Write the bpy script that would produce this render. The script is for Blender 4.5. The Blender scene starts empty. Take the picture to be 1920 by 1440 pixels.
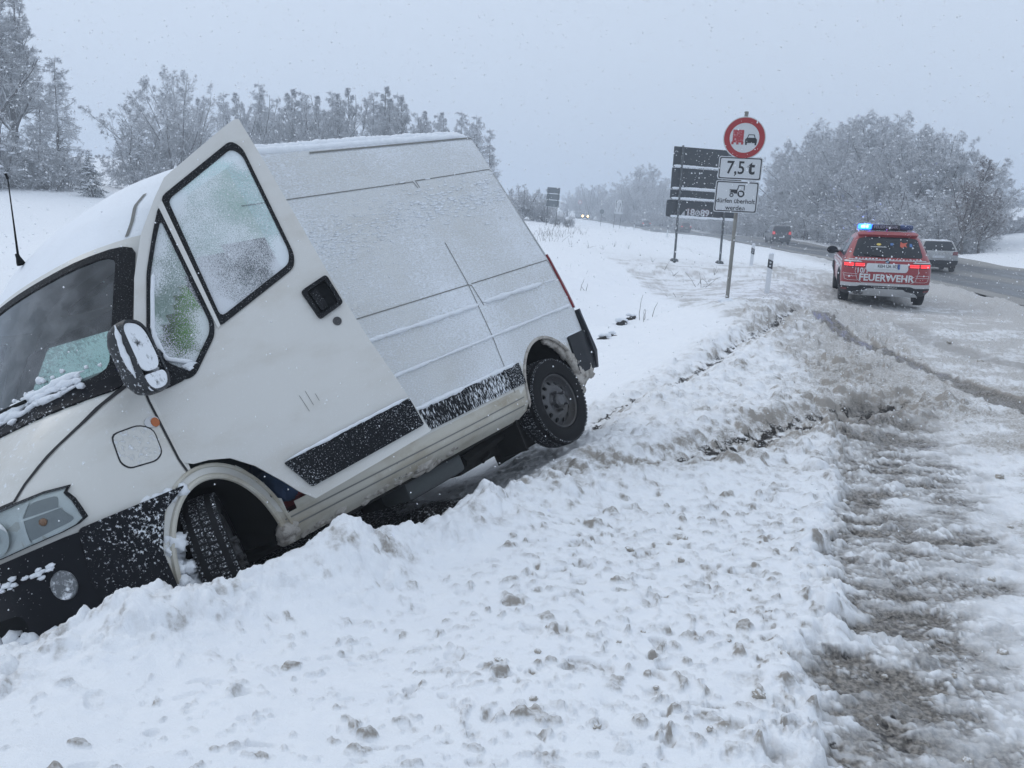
import bpy, bmesh, math, random
import numpy as np
from mathutils import Vector, Matrix
from mathutils.geometry import delaunay_2d_cdt

SC = bpy.context.scene
COL = SC.collection
R = math.radians
rng = np.random.default_rng(7)
random.seed(7)

# ------------------------------------------------------------------ camera
FPX = 1600.0                                   # focal length in photo pixels (1920 wide)
PITCH, ROLL = math.atan(299 / FPX), R(1.8)
CAM = np.array([0.0, 0.0, 1.6])
def cam_axes():
    f = np.array([0, math.cos(PITCH), -math.sin(PITCH)])
    r0 = np.array([1.0, 0, 0]); u0 = np.cross(r0, f)
    r = math.cos(ROLL) * r0 + math.sin(ROLL) * u0
    u = -math.sin(ROLL) * r0 + math.cos(ROLL) * u0
    return r, u, f
CR, CU, CF = cam_axes()
cd = bpy.data.cameras.new("camera")
cd.sensor_width = 36.0
cd.lens = FPX / 1920 * 36.0
cd.clip_start, cd.clip_end = 0.1, 3000
cam = bpy.data.objects.new("camera", cd)
COL.objects.link(cam)
cam.matrix_world = Matrix(((CR[0], CU[0], -CF[0], CAM[0]), (CR[1], CU[1], -CF[1], CAM[1]),
                           (CR[2], CU[2], -CF[2], CAM[2]), (0, 0, 0, 1)))
SC.camera = cam

def ray(px, py):
    return CR * ((px - 960) / FPX) + CU * (-(py - 720) / FPX) + CF
def at_z(px, py, z=0.0):                       # photo pixel -> point at height z
    d = ray(px, py); t = (z - CAM[2]) / d[2]
    return CAM + d * t
def at_d(px, py, dist):                        # photo pixel -> point at depth
    return CAM + ray(px, py) * dist

# ------------------------------------------------------------------ sky, sun, exposure
SUN_EL, SUN_AZ = R(42), R(-60)
w = bpy.data.worlds.new("World"); SC.world = w; w.use_nodes = True
nt = w.node_tree; nt.nodes.clear()
N = lambda t: nt.nodes.new(t)
L = nt.links.new
out = N("ShaderNodeOutputWorld"); bg = N("ShaderNodeBackground")
sky = N("ShaderNodeTexSky"); sky.sky_type = 'NISHITA'; sky.sun_disc = False
sky.sun_elevation = SUN_EL; sky.sun_rotation = SUN_AZ
sky.air_density = 1.0; sky.dust_density = 6.0; sky.ozone_density = 1.0
# overcast deck: an even cloud layer, brighter overhead than at the horizon
geo = N("ShaderNodeTexCoord"); sep = N("ShaderNodeSeparateXYZ")
ramp = N("ShaderNodeValToRGB")
L(geo.outputs["Generated"], sep.inputs[0]); L(sep.outputs["Z"], ramp.inputs[0])
e = ramp.color_ramp.elements
e[0].position = 0.0; e[0].color = (7.6, 8.65, 10.05, 1)
e[1].position = 1.0; e[1].color = (8.9, 9.95, 11.4, 1)
mid = e.new(0.35); mid.color = (7.65, 8.7, 10.2, 1)
mix = N("ShaderNodeMix"); mix.data_type = 'RGBA'; mix.inputs[0].default_value = 0.93
L(sky.outputs[0], mix.inputs[6]); L(ramp.outputs[0], mix.inputs[7])
L(mix.outputs[2], bg.inputs[0]); bg.inputs[1].default_value = 0.10
L(bg.outputs[0], out.inputs[0])
sd = bpy.data.lights.new("sun", 'SUN'); sd.energy = 0.5; sd.angle = R(30); sd.color = (1.0, 0.97, 0.93)
sun = bpy.data.objects.new("sun", sd); COL.objects.link(sun)
sv = Vector((math.sin(SUN_AZ) * math.cos(SUN_EL), math.cos(SUN_AZ) * math.cos(SUN_EL), math.sin(SUN_EL)))
sun.rotation_euler = sv.to_track_quat('Z', 'Y').to_euler()
SC.view_settings.view_transform = 'Standard'; SC.view_settings.look = 'None'
SC.view_settings.exposure = 0.0; SC.view_settings.gamma = 1.0
SC.view_settings.use_curve_mapping = False
SC.cycles.max_bounces = 8; SC.cycles.transparent_max_bounces = 12
SC.cycles.volume_bounces = 1
SC.cycles.use_denoising = True

# ------------------------------------------------------------------ mesh helpers
def tag(o, label=None, cat=None, group=None, kind=None):
    if label: o["label"] = label
    if cat: o["category"] = cat
    if group: o["group"] = group
    if kind: o["kind"] = kind
    return o
def empty(name, loc=(0, 0, 0), rz=0.0, label=None, cat=None, group=None):
    o = bpy.data.objects.new(name, None); COL.objects.link(o)
    o.empty_display_size = 0.2; o.location = loc; o.rotation_euler = (0, 0, rz)
    return tag(o, label, cat, group)
def copy_tree(o, parent=None):
    c = o.copy(); COL.objects.link(c)
    if parent is not None: c.parent = parent
    for ch in list(o.children): copy_tree(ch, c)
    return c
def np_mesh(name, v, f, mats, midx=None, smooth=True, sharp=None):
    """v (n,3); f list of tuples or an (m,3)/(m,4) int array"""
    me = bpy.data.meshes.new(name)
    v = np.asarray(v, np.float32)
    if isinstance(f, np.ndarray):
        k = f.shape[1]
        me.vertices.add(len(v)); me.vertices.foreach_set("co", v.ravel())
        me.loops.add(f.size); me.loops.foreach_set("vertex_index", f.ravel().astype(np.int32))
        me.polygons.add(len(f))
        me.polygons.foreach_set("loop_start", np.arange(0, f.size, k, dtype=np.int32))
    else:
        me.from_pydata([tuple(map(float, p)) for p in v], [], [tuple(map(int, q)) for q in f])
    if not isinstance(mats, (list, tuple)): mats = [mats]
    for m in mats: me.materials.append(m)
    if midx is not None: me.polygons.foreach_set("material_index", np.asarray(midx, np.int32))
    me.polygons.foreach_set("use_smooth", np.full(len(me.polygons), smooth))
    me.update(calc_edges=True)
    if smooth and sharp: me.set_sharp_from_angle(angle=R(sharp))
    return me
def link(name, me, parent=None):
    o = bpy.data.objects.new(name, me); COL.objects.link(o)
    if parent is not None: o.parent = parent
    return o
class MB:
    """collects pieces of one part, then links them as one mesh object"""
    def __init__(s): s.v, s.f, s.m = [], [], []; s.n = 0
    def add(s, v, f, mi=0):
        v = np.asarray(v, float)
        s.v.append(v); s.f += [tuple(int(i) + s.n for i in q) for q in f]; s.m += [mi] * len(f); s.n += len(v)
        return s
    def box(s, c, size, M=None, mi=0, bev=0.0):
        bm = bmesh.new(); bmesh.ops.create_cube(bm, size=1.0)
        bmesh.ops.scale(bm, vec=size, verts=bm.verts)
        if bev: bmesh.ops.bevel(bm, geom=bm.edges[:], offset=bev, segments=2, affect='EDGES', profile=0.5)
        bm.verts.index_update()
        v = np.array([q.co[:] for q in bm.verts]); f = [[q.index for q in p.verts] for p in bm.faces]; bm.free()
        if M is not None: v = v @ np.asarray(M)[:3, :3].T
        return s.add(v + np.asarray(c), f, mi)
    def tube(s, pts, r, n=8, mi=0, caps=True):
        p = np.asarray(pts, float); r = np.broadcast_to(np.asarray(r, float), (len(p),))
        d = np.gradient(p, axis=0); d /= np.linalg.norm(d, axis=1)[:, None] + 1e-9
        a = np.array([0, 0, 1.0]) if abs(d[0][2]) < .9 else np.array([1.0, 0, 0])
        V = []; u = np.cross(d[0], a)
        for i in range(len(p)):
            u = u - d[i] * (u @ d[i]); u /= np.linalg.norm(u) + 1e-9; w_ = np.cross(d[i], u)
            t = np.arange(n) * 2 * math.pi / n
            V.append(p[i] + r[i] * (np.cos(t)[:, None] * u + np.sin(t)[:, None] * w_))
        F = [(i * n + j, i * n + (j + 1) % n, (i + 1) * n + (j + 1) % n, (i + 1) * n + j) for i in range(len(p) - 1) for j in range(n)]
        if caps: F += [tuple(range(n))[::-1], tuple(range((len(p) - 1) * n, len(p) * n))]
        return s.add(np.concatenate(V), F, mi)
    def lathe(s, prof, c=(0, 0, 0), axis=1, n=32, mi=0, closed=False):
        """prof: (radius, height along axis)"""
        t = np.arange(n) * 2 * math.pi / n; V = []
        for r, h in prof:
            q = np.zeros((n, 3)); q[:, axis] = h
            q[:, (axis + 1) % 3] = r * np.cos(t); q[:, (axis + 2) % 3] = r * np.sin(t); V.append(q)
        k = len(prof); F = [(i * n + j, i * n + (j + 1) % n, (i + 1) * n + (j + 1) % n, (i + 1) * n + j) for i in range(k - 1) for j in range(n)]
        if closed: F += [((k - 1) * n + j, (k - 1) * n + (j + 1) % n, (j + 1) % n, j) for j in range(n)]
        return s.add(np.concatenate(V) + np.asarray(c, float), F, mi)
    def sheet(s, poly, fn, holes=(), step=0.06, off=0.0, thick=0.0, mi=0, flip=False):
        """a flat outline (with holes) laid on a surface fn(a, b, off) -> xyz, with a skirt of depth thick"""
        def dens(pl):
            o = []
            for i in range(len(pl)):
                a, b = np.array(pl[i], float), np.array(pl[(i + 1) % len(pl)], float)
                k = max(1, int(np.ceil(np.linalg.norm(b - a) / (step * 1.3))))
                o += [a + (b - a) * t / k for t in range(k)]
            return o
        loops = [dens(poly)] + [dens(h) for h in holes]
        P, E = [], []
        for lp in loops:
            n0 = len(P); P += lp; E += [(n0 + i, n0 + (i + 1) % len(lp)) for i in range(len(lp))]
        A = np.array(poly); lo, hi = A.min(0), A.max(0)
        def inside(q, pl):
            pl = np.array(pl); x, y = q[:, 0], q[:, 1]; c = np.zeros(len(q), bool); j = len(pl) - 1
            for i in range(len(pl)):
                k = ((pl[i, 1] > y) != (pl[j, 1] > y)) & (x < (pl[j, 0] - pl[i, 0]) * (y - pl[i, 1]) / (pl[j, 1] - pl[i, 1] + 1e-12) + pl[i, 0])
                c ^= k; j = i
            return c
        gx, gy = np.meshgrid(np.arange(lo[0] + step / 2, hi[0], step), np.arange(lo[1] + step / 2, hi[1], step))
        g = np.stack([gx.ravel(), gy.ravel()], 1)
        if len(g):
            k = inside(g, poly)
            for h in holes: k &= ~inside(g, h)
            g = g[k]
            B = np.array(P)
            if len(g): g = g[(((g[:, None] - B[None]) ** 2).sum(-1).min(1)) > (step * .45) ** 2]
        allp = [Vector(q) for q in P] + [Vector(q) for q in g]
        rv, re, rf, *_ = delaunay_2d_cdt(allp, E, [], 0, 1e-6)
        Q = np.array([q[:] for q in rv]); T = np.array([q for q in rf if len(q) == 3])
        c = Q[T].mean(1); k = inside(c, poly)
        for h in holes: k &= ~inside(c, h)
        T = T[k]
        V = fn(Q[:, 0], Q[:, 1], off)
        F = [tuple(q[::-1]) if flip else tuple(q) for q in T]
        s.add(V, F, mi)
        if thick:
            for lp in loops:
                lp = np.array(lp); a = fn(lp[:, 0], lp[:, 1], off); b = fn(lp[:, 0], lp[:, 1], off - thick); n = len(lp)
                s.add(np.concatenate([a, b]), [(i, (i + 1) % n, n + (i + 1) % n, n + i) for i in range(n)], mi)
        return s
    def build(s, name, mats, parent=None, smooth=True, sharp=35):
        return link(name, np_mesh(name, np.concatenate(s.v), s.f, mats, s.m, smooth, sharp), parent)
def rpoly(pts, r=0.03, k=4):
    """round the corners of a polygon"""
    o = []; n = len(pts)
    for i in range(n):
        p0, p1, p2 = (np.array(pts[j], float) for j in ((i - 1) % n, i, (i + 1) % n))
        a, b = p0 - p1, p2 - p1; la, lb = np.linalg.norm(a), np.linalg.norm(b); q = min(r, la * .45, lb * .45)
        A, B = p1 + a / la * q, p1 + b / lb * q
        for t in np.linspace(0, 1, k): o.append(tuple((1 - t) ** 2 * A + 2 * t * (1 - t) * p1 + t * t * B))
    return o
def inset(poly, d):
    """scale a polygon about its middle so that its half extents shrink by d"""
    p = np.array(poly); c = (p.max(0) + p.min(0)) / 2; h = (p.max(0) - p.min(0)) / 2
    return [tuple(q) for q in c + (p - c) * (1 - d / h)]
def flat(O, U, Vv, Nn):
    O, U, Vv, Nn = (np.asarray(q, float) for q in (O, U, Vv, Nn))
    return lambda a, b, off=0.0: O + np.asarray(a)[..., None] * U + np.asarray(b)[..., None] * Vv + off * Nn
def text_tris(s, size, align='CENTER', bold=0.0):
    """vertices (x, y) and triangles of a line of lettering"""
    cu = bpy.data.curves.new("lettering", 'FONT'); cu.body = s; cu.size = size; cu.align_x = align; cu.align_y = 'CENTER'
    cu.offset = bold; cu.resolution_u = 3
    o = bpy.data.objects.new("lettering", cu); COL.objects.link(o)
    dg = bpy.context.evaluated_depsgraph_get(); me = o.evaluated_get(dg).to_mesh()
    v = np.array([q.co[:2] for q in me.vertices]).reshape(-1, 2); f = [tuple(p.vertices) for p in me.polygons]
    o.evaluated_get(dg).to_mesh_clear(); bpy.data.objects.remove(o); bpy.data.curves.remove(cu)
    return v, f
def add_text(mb, s, size, fn, ca, cb, off=0.003, sx=1.0, mi=0, flipx=False, bold=0.0, depth=0.002):
    v, f = text_tris(s, size, 'CENTER', bold)
    if not len(v): return mb
    x = v[:, 0] * sx * (-1 if flipx else 1) + ca; y = v[:, 1] + cb
    return mb.add(fn(x, y, off), f, mi)

# ------------------------------------------------------------------ value noise / cells in numpy
def _h(ix, iy, seed):
    n = (ix.astype(np.int64) * 374761393 + iy.astype(np.int64) * 668265263 + seed * 1442695041) & 0xFFFFFFFF
    n = ((n ^ (n >> 13)) * 1274126177) & 0xFFFFFFFF
    n = (n ^ (n >> 16)) & 0xFFFFFFFF
    return n.astype(np.float64) / 4294967295.0
def vnoise(x, y, seed=0):
    ix, iy = np.floor(x), np.floor(y); fx, fy = x - ix, y - iy
    fx = fx * fx * fx * (fx * (fx * 6 - 15) + 10); fy = fy * fy * fy * (fy * (fy * 6 - 15) + 10)
    a, b = _h(ix, iy, seed), _h(ix + 1, iy, seed); c, d = _h(ix, iy + 1, seed), _h(ix + 1, iy + 1, seed)
    return (a + (b - a) * fx) * (1 - fy) + (c + (d - c) * fx) * fy
def fbm(x, y, seed=0, o=4):
    s = 0; a = .5; t = 0
    for i in range(o):
        s = s + a * vnoise(x, y, seed + i * 17); t += a; a *= .5; x = x * 2.03 + 11.3; y = y * 2.03 + 5.7
    return s / t
def domes(x, y, seed, p=1.0, rmin=.25, rmax=.6, flatn=.9):
    """rounded lumps scattered in unit cells; returns height in units of a cell and a per-lump random"""
    ix, iy = np.floor(x), np.floor(y); best = np.zeros_like(x); who = np.zeros_like(x)
    for dx in (-1, 0, 1):
        for dy in (-1, 0, 1):
            cx, cy = ix + dx, iy + dy
            on = _h(cx, cy, seed + 5) < p
            px = cx + _h(cx, cy, seed); py = cy + _h(cx, cy, seed + 1)
            r = rmin + (rmax - rmin) * _h(cx, cy, seed + 2) ** 2
            el = .75 + .5 * _h(cx, cy, seed + 3)
            d2 = (((x - px) * el) ** 2 + ((y - py) / el) ** 2) / (r * r)
            hgt = np.where(on & (d2 < 1), r * flatn * np.sqrt(np.clip(1 - d2, 0, 1)), 0)
            k = hgt > best; best = np.where(k, hgt, best); who = np.where(k, _h(cx, cy, seed + 4), who)
    return best, who
def sstep(a, b, x):
    t = np.clip((x - a) / (b - a), 0, 1); return t * t * (3 - 2 * t)
def dist_poly(x, y, pts):
    """distance to a polyline and the fraction along it"""
    D = np.full(x.shape, 1e9); S = np.zeros(x.shape); n = len(pts) - 1
    for i in range(n):
        a, b = np.array(pts[i][:2]), np.array(pts[i + 1][:2]); ab = b - a
        t = np.clip(((x - a[0]) * ab[0] + (y - a[1]) * ab[1]) / (ab @ ab), 0, 1)
        d = np.hypot(x - a[0] - t * ab[0], y - a[1] - t * ab[1]); k = d < D
        D = np.where(k, d, D); S = np.where(k, (i + t) / n, S)
    return D, S
# ------------------------------------------------------------------ materials
class NT:
    def __init__(s, name):
        s.m = bpy.data.materials.new(name); s.m.use_nodes = True; s.t = s.m.node_tree
        s.t.nodes.clear(); s.out = s.n("ShaderNodeOutputMaterial")
    def n(s, t, **k):
        q = s.t.nodes.new(t)
        for a, b in k.items(): setattr(q, a, b)
        return q
    def l(s, a, b): s.t.links.new(a, b); return s
    def coord(s, kind="Object", scale=(1, 1, 1), rot=(0, 0, 0)):
        tc = s.n("ShaderNodeTexCoord"); mp = s.n("ShaderNodeMapping")
        mp.inputs["Scale"].default_value = scale; mp.inputs["Rotation"].default_value = rot
        s.l(tc.outputs[kind], mp.inputs[0]); return mp.outputs[0]
    def noise(s, vec, scale, detail=4, rough=.55, dist=0.0):
        q = s.n("ShaderNodeTexNoise"); q.inputs["Scale"].default_value = scale; q.inputs["Detail"].default_value = detail
        q.inputs["Roughness"].default_value = rough; q.inputs["Distortion"].default_value = dist
        s.l(vec, q.inputs["Vector"]); return q.outputs["Fac"]
    def ramp(s, v, a, b, lo=0.0, hi=1.0):
        q = s.n("ShaderNodeMapRange"); q.interpolation_type = 'SMOOTHSTEP'
        for i, x in zip((1, 2, 3, 4), (a, b, lo, hi)): q.inputs[i].default_value = x
        s.l(v, q.inputs[0]); return q.outputs[0]
    def math(s, op, a, b=None):
        q = s.n("ShaderNodeMath", operation=op)
        for i, x in enumerate((a, b)):
            if x is None: continue
            if isinstance(x, (int, float)): q.inputs[i].default_value = x
            else: s.l(x, q.inputs[i])
        return q.outputs[0]
    def mix(s, f, a, b):
        q = s.n("ShaderNodeMix", data_type='RGBA')
        for i, x in ((0, f), (6, a), (7, b)):
            if isinstance(x, tuple): q.inputs[i].default_value = (*x, 1) if len(x) == 3 else x
            elif isinstance(x, (int, float)): q.inputs[i].default_value = x
            else: s.l(x, q.inputs[i])
        return q.outputs[2]
    def attr(s, name):
        q = s.n("ShaderNodeAttribute"); q.attribute_name = name; return q.outputs["Fac"]
    def bump(s, h, strength=.5, dist=.01, normal=None):
        q = s.n("ShaderNodeBump"); q.inputs["Strength"].default_value = strength; q.inputs["Distance"].default_value = dist
        s.l(h, q.inputs["Height"])
        if normal is not None: s.l(normal, q.inputs["Normal"])
        return q.outputs[0]
    def bsdf(s, col, rough=.6, metal=0.0, normal=None, emit=None, es=0.0, spec=.5, coat=0.0):
        q = s.n("ShaderNodeBsdfPrincipled")
        for nm, x in (("Base Color", col), ("Roughness", rough), ("Metallic", metal), ("Specular IOR Level", spec), ("Coat Weight", coat)):
            if isinstance(x, tuple): q.inputs[nm].default_value = (*x, 1)
            elif isinstance(x, (int, float)): q.inputs[nm].default_value = x
            else: s.l(x, q.inputs[nm])
        if normal is not None: s.l(normal, q.inputs["Normal"])
        if emit is not None: q.inputs["Emission Color"].default_value = (*emit, 1); q.inputs["Emission Strength"].default_value = es
        return q.outputs[0]
    def done(s, sh): s.l(sh, s.out.inputs[0]); return s.m
SNOW = (.80, .83, .87)
def plain(name, col, rough=.5, metal=0.0, grain=0.12, scale=30, **k):
    """one colour with a little wear"""
    t = NT(name); c = t.coord(); n = t.noise(c, scale, 5)
    d = tuple(x * (1 - grain) for x in col); b = tuple(min(1, x * (1 + grain)) for x in col)
    return t.done(t.bsdf(t.mix(n, d, b), rough, metal, t.bump(n, .08, .002), **k))
def frosted(name, base, rough=.5, lo=.5, hi=.62, scale=60, stretch=(1, 1, 1), bump=.5, dirt=0.0, spec=.5, big=0.0, snow=SNOW, metal=0.0, coat=0.0):
    """a surface with blown snow sticking to it in grains; 'big' adds larger bare and covered areas"""
    t = NT(name); c = t.coord(scale=stretch); n = t.noise(c, scale, 6, .65)
    v = n
    if big:
        g = t.noise(t.coord(), 1.3, 3); v = t.math('ADD', n, t.math('MULTIPLY', t.math('SUBTRACT', g, .5), big))
    m = t.ramp(v, lo, hi)
    col = base
    if dirt:
        dn = t.noise(t.coord(scale=(1, 1, 2.5)), 2.2, 7, .6); col = t.mix(t.ramp(dn, .45, .75, 0, dirt), base, tuple(x * y for x, y in zip(base, (.62, .55, .45))))
    fine = t.noise(c, scale * 2.2, 3)
    h = t.math('ADD', t.math('MULTIPLY', m, .8), t.math('MULTIPLY', t.math('MULTIPLY', fine, m), .4))
    return t.done(t.bsdf(t.mix(m, col, snow), t.ramp(m, 0, 1, rough, .75), metal, t.bump(h, bump, .012), spec=spec, coat=coat))
def glassy(name, tint, frost=.0, scale=120, refl=1.0, lo=.45, hi=.6, edge=None, big=1.0):
    """thin tinted glass, partly grown over with snow grains"""
    t = NT(name)
    tr = t.n("ShaderNodeBsdfTransparent"); tr.inputs[0].default_value = (*tint, 1)
    gl = t.n("ShaderNodeBsdfGlossy"); gl.inputs["Roughness"].default_value = .06; gl.inputs[0].default_value = (.9, .95, 1, 1)
    fr = t.n("ShaderNodeFresnel"); fr.inputs[0].default_value = 1.5
    a = t.n("ShaderNodeMixShader"); t.l(t.math('MULTIPLY', fr.outputs[0], refl), a.inputs[0]); t.l(tr.outputs[0], a.inputs[1]); t.l(gl.outputs[0], a.inputs[2])
    sh = a.outputs[0]
    if frost:
        n = t.noise(t.coord(), scale, 5, .65); g = t.noise(t.coord(), 2.2, 4)
        v = t.math('ADD', n, t.math('MULTIPLY', t.math('SUBTRACT', g, .5), big))
        if edge is not None: v = t.math('ADD', v, t.math('MULTIPLY', t.attr("rim"), edge))
        m = t.math('MULTIPLY', t.ramp(v, lo, hi), frost)
        q = t.bsdf(SNOW, .8, normal=t.bump(n, .6, .006))
        b = t.n("ShaderNodeMixShader"); t.l(m, b.inputs[0]); t.l(sh, b.inputs[1]); t.l(q, b.inputs[2]); sh = b.outputs[0]
    return t.done(sh)
def lamp(name, col, strength, base=(.3, .3, .3)):
    t = NT(name); return t.done(t.bsdf(base, .3, emit=col, es=strength))
def snow_mat(name, col=SNOW, dirty=(.42, .39, .35), amount=.25, scale=9, bump=.5):
    t = NT(name); c = t.coord(); n = t.noise(c, scale, 6, .6); f = t.noise(c, scale * 9, 4)
    h = t.math('ADD', n, t.math('MULTIPLY', f, .35))
    q = t.bsdf(t.mix(t.ramp(n, .42, .72, 0, amount), col, dirty), .8, normal=t.bump(h, bump, .02), spec=.3)
    return t.done(q)
def bark(name, col, snow_lo=.15, snow_hi=.55):
    """bark whose upper sides carry snow"""
    t = NT(name); g = t.n("ShaderNodeNewGeometry"); s = t.n("ShaderNodeSeparateXYZ"); t.l(g.outputs["Normal"], s.inputs[0])
    n = t.noise(t.coord(), 2.0, 4)
    m = t.ramp(t.math('ADD', s.outputs["Z"], t.math('MULTIPLY', t.math('SUBTRACT', n, .5), 1.2)), snow_lo, snow_hi)
    return t.done(t.bsdf(t.mix(m, t.mix(n, tuple(x * .7 for x in col), tuple(x * 1.4 for x in col)), (.80, .82, .85)), .85, spec=.2))

M = {}
M['paint'] = frosted('white_van_paint', (.60, .595, .565), .35, .60, .80, 34, (1, 1, 1), .25, dirt=.35, big=.35, coat=.2)
M['paint_door'] = frosted('white_door_paint', (.60, .595, .57), .32, .58, .84, 90, (1, 1, 1), .12, dirt=.3, big=.3, coat=.3)
M['side_snow'] = frosted('snow_blown_side', (.64, .65, .645), .5, .36, .66, 75, (.7, 1, 1.6), .5, dirt=.25, big=.55)
M['sill'] = frosted('dirty_sill_paint', (.50, .48, .42), .5, .62, .75, 30, bump=.4, dirt=.9, big=.3)
M['strip'] = frosted('black_rub_strip', (.008, .009, .011), .6, .565, .64, 150, (1, 1, 1), .6, spec=.12, big=.25)
M['strip_snow'] = frosted('snow_crusted_rub_strip', (.008, .009, .011), .6, .49, .58, 45, (2.2, 1, .7), .9, spec=.12, big=.25)
M['plastic'] = frosted('black_bumper_plastic', (.007, .008, .011), .55, .62, .69, 70, bump=.6, big=.35, spec=.12)
M['bumper_snow'] = frosted('snow_spattered_bumper', (.007, .008, .011), .55, .50, .57, 75, bump=.9, big=.6, spec=.12)
M['rear_plastic'] = frosted('dark_grey_plastic', (.016, .018, .022), .5, .70, .76, 80, bump=.4, spec=.2)
M['rubber'] = plain('tyre_rubber', (.007, .007, .008), .75, scale=60, spec=.2)
M['tread'] = frosted('snow_dusted_tread', (.016, .017, .019), .75, .52, .68, 120, bump=.5, spec=.2)
M['steel'] = frosted('dirty_steel_wheel', (.075, .075, .078), .45, .66, .74, 60, bump=.4, dirt=.8, metal=.3)
M['black'] = plain('matt_black', (.005, .006, .007), .8, spec=.15)
M['seal'] = frosted('window_rubber_seal', (.006, .007, .009), .6, .60, .70, 200, bump=.7, spec=.2)
M['under'] = plain('underbody_grime', (.02, .019, .018), .9, scale=12, spec=.1)
M['muck'] = snow_mat('dirty_packed_slush', (.50, .47, .43), (.20, .175, .15), .9, 22, .8)
M['ridge'] = snow_mat('caught_snow', SNOW, (.6, .58, .55), .15, 30, .5)
M['snowcap'] = snow_mat('fresh_snow_cap', SNOW, (.7, .71, .73), .2, 6, .35)
M['screen'] = glassy('windscreen_glass', (.42, .54, .53), .16, 9, refl=1.1, lo=.2, hi=.9, big=.6)
M['screen_snow'] = M['screen']
M['doorglass'] = glassy('frosted_door_glass', (.60, .80, .76), .80, 210, lo=.34, hi=.72, edge=.40, big=.95)
M['quarterglass'] = glassy('frosted_quarter_glass', (.62, .76, .72), .75, 210, lo=.47, hi=.72, edge=.24, big=.45)
M['cabdark'] = plain('dark_cab_trim', (.03, .033, .036), .8)
M['cabgrey'] = plain('grey_cab_trim', (.07, .078, .08), .8)
M['hivis'] = plain('hi_vis_green_cloth', (.22, .42, .05), .8, grain=.3, scale=12)
M['blue_cloth'] = plain('dark_blue_cloth', (.02, .045, .10), .9)
M['red_cloth'] = plain('dark_red_cloth', (.13, .012, .016), .9)
M['chrome'] = plain('lamp_reflector', (.70, .72, .72), .30, .2, grain=.25, scale=18)
M['lens'] = glassy('clear_lamp_lens', (.86, .9, .9), .0, refl=1.2)
M['amber'] = plain('amber_lens', (.42, .11, .02), .3)
M['amber_dim'] = plain('dim_amber_bulb', (.16, .09, .05), .3)
M['redlens'] = frosted('red_tail_lens', (.20, .012, .016), .25, .66, .72, 90, bump=.4)
M['mirror'] = glassy('snowed_mirror_glass', (.2, .22, .24), 1.0, 14, lo=.22, hi=.40)
M['seam'] = plain('panel_gap', (.19, .19, .18), .8)
M['seam_dark'] = plain('dark_panel_gap', (.02, .02, .022), .8)
M['galv'] = frosted('galvanised_post', (.22, .215, .195), .5, .64, .72, 25, bump=.3, dirt=.6, metal=.2)
M['darkpost'] = frosted('dark_steel_post', (.07, .08, .085), .5, .58, .66, 30, (1, 1, .3), bump=.4, metal=.3)
M['sign_white'] = plain('sign_white_sheeting', (.56, .58, .60), .4, grain=.06)
M['sign_red'] = frosted('sign_red_sheeting', (.32, .018, .022), .4, .66, .72, 70, bump=.2)
M['sign_black'] = plain('sign_black_print', (.012, .013, .016), .5)
M['sign_pale_red'] = frosted('snow_dusted_red_print', (.36, .03, .04), .5, .54, .76, 40, bump=.1)
M['sign_back'] = frosted('dark_sign_back', (.024, .031, .036), .6, .66, .71, 60, bump=.3, big=.15)
M['sign_back_far'] = frosted('grey_sign_back', (.10, .12, .13), .6, .7, .8, 30)
M['graffiti'] = plain('pale_spray_paint', (.50, .51, .53), .6)
M['graffiti_dark'] = plain('dark_red_spray_paint', (.07, .02, .025), .6)
M['post_white'] = plain('white_post_plastic', (.66, .68, .70), .5)
M['reflector'] = plain('post_reflector', (.62, .64, .66), .25, .3)
M['asph'] = plain('asphalt', (.05, .05, .055), .5)
M['fire_red'] = frosted('fire_red_paint', (.27, .009, .014), .3, .66, .76, 40, bump=.25, dirt=.3, coat=.4)
M['car_dark'] = frosted('dark_car_paint', (.018, .019, .022), .35, .68, .78, 20, coat=.3)
M['car_pale'] = frosted('pale_car_paint', (.36, .37, .38), .35, .55, .7, 16, dirt=.8)
M['car_grey'] = frosted('grey_car_paint', (.11, .12, .13), .35, .62, .74, 16, coat=.3)
M['car_brown'] = frosted('brown_car_paint', (.06, .045, .04), .35, .66, .76, 16)
M['silver'] = frosted('silver_trim', (.54, .55, .56), .4, .62, .72, 50, metal=.2)
M['carglass'] = plain('dark_car_glass', (.010, .014, .02), .15, grain=.3, spec=.3)
M['tail_on'] = lamp('lit_tail_lamp', (1, .03, .04), 2.2, (.5, .02, .02))
M['tail_far'] = lamp('lit_tail_lamp_far', (1, .05, .05), .45, (.5, .02, .02))
M['tail_off'] = plain('unlit_tail_lamp', (.16, .02, .022), .25)
M['head_on'] = lamp('lit_headlamp', (1, .62, .16), 8.0, (.9, .9, .8))
M['blue_on'] = lamp('lit_blue_beacon', (.008, .085, 1.0), 9.0, (.05, .1, .8))
M['blue_core'] = lamp('lit_blue_beacon_core', (.10, .55, 1.0), 9.0, (.8, .9, 1))
M['blue_off'] = plain('unlit_blue_beacon', (.03, .06, .16), .2)
M['bar_black'] = plain('light_bar_black', (.015, .017, .025), .4)
M['letters'] = plain('reflective_lettering', (.60, .61, .62), .4)
M['letters_dim'] = plain('light_bar_lettering', (.34, .34, .40), .5)
M['plate'] = plain('number_plate_white', (.58, .60, .62), .4)
M['plate_blue'] = plain('number_plate_blue', (.02, .07, .28), .4)
M['badge_blue'] = plain('badge_blue', (.03, .16, .42), .3)
M['yellow'] = plain('yellow_sticker', (.65, .5, .1), .5)
M['orange'] = plain('red_orange_sticker', (.5, .09, .05), .5)
M['skyblue'] = plain('blue_sticker', (.06, .16, .38), .5)
M['bark'] = bark('snowy_bark', (.065, .058, .054), .0, .6)
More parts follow.
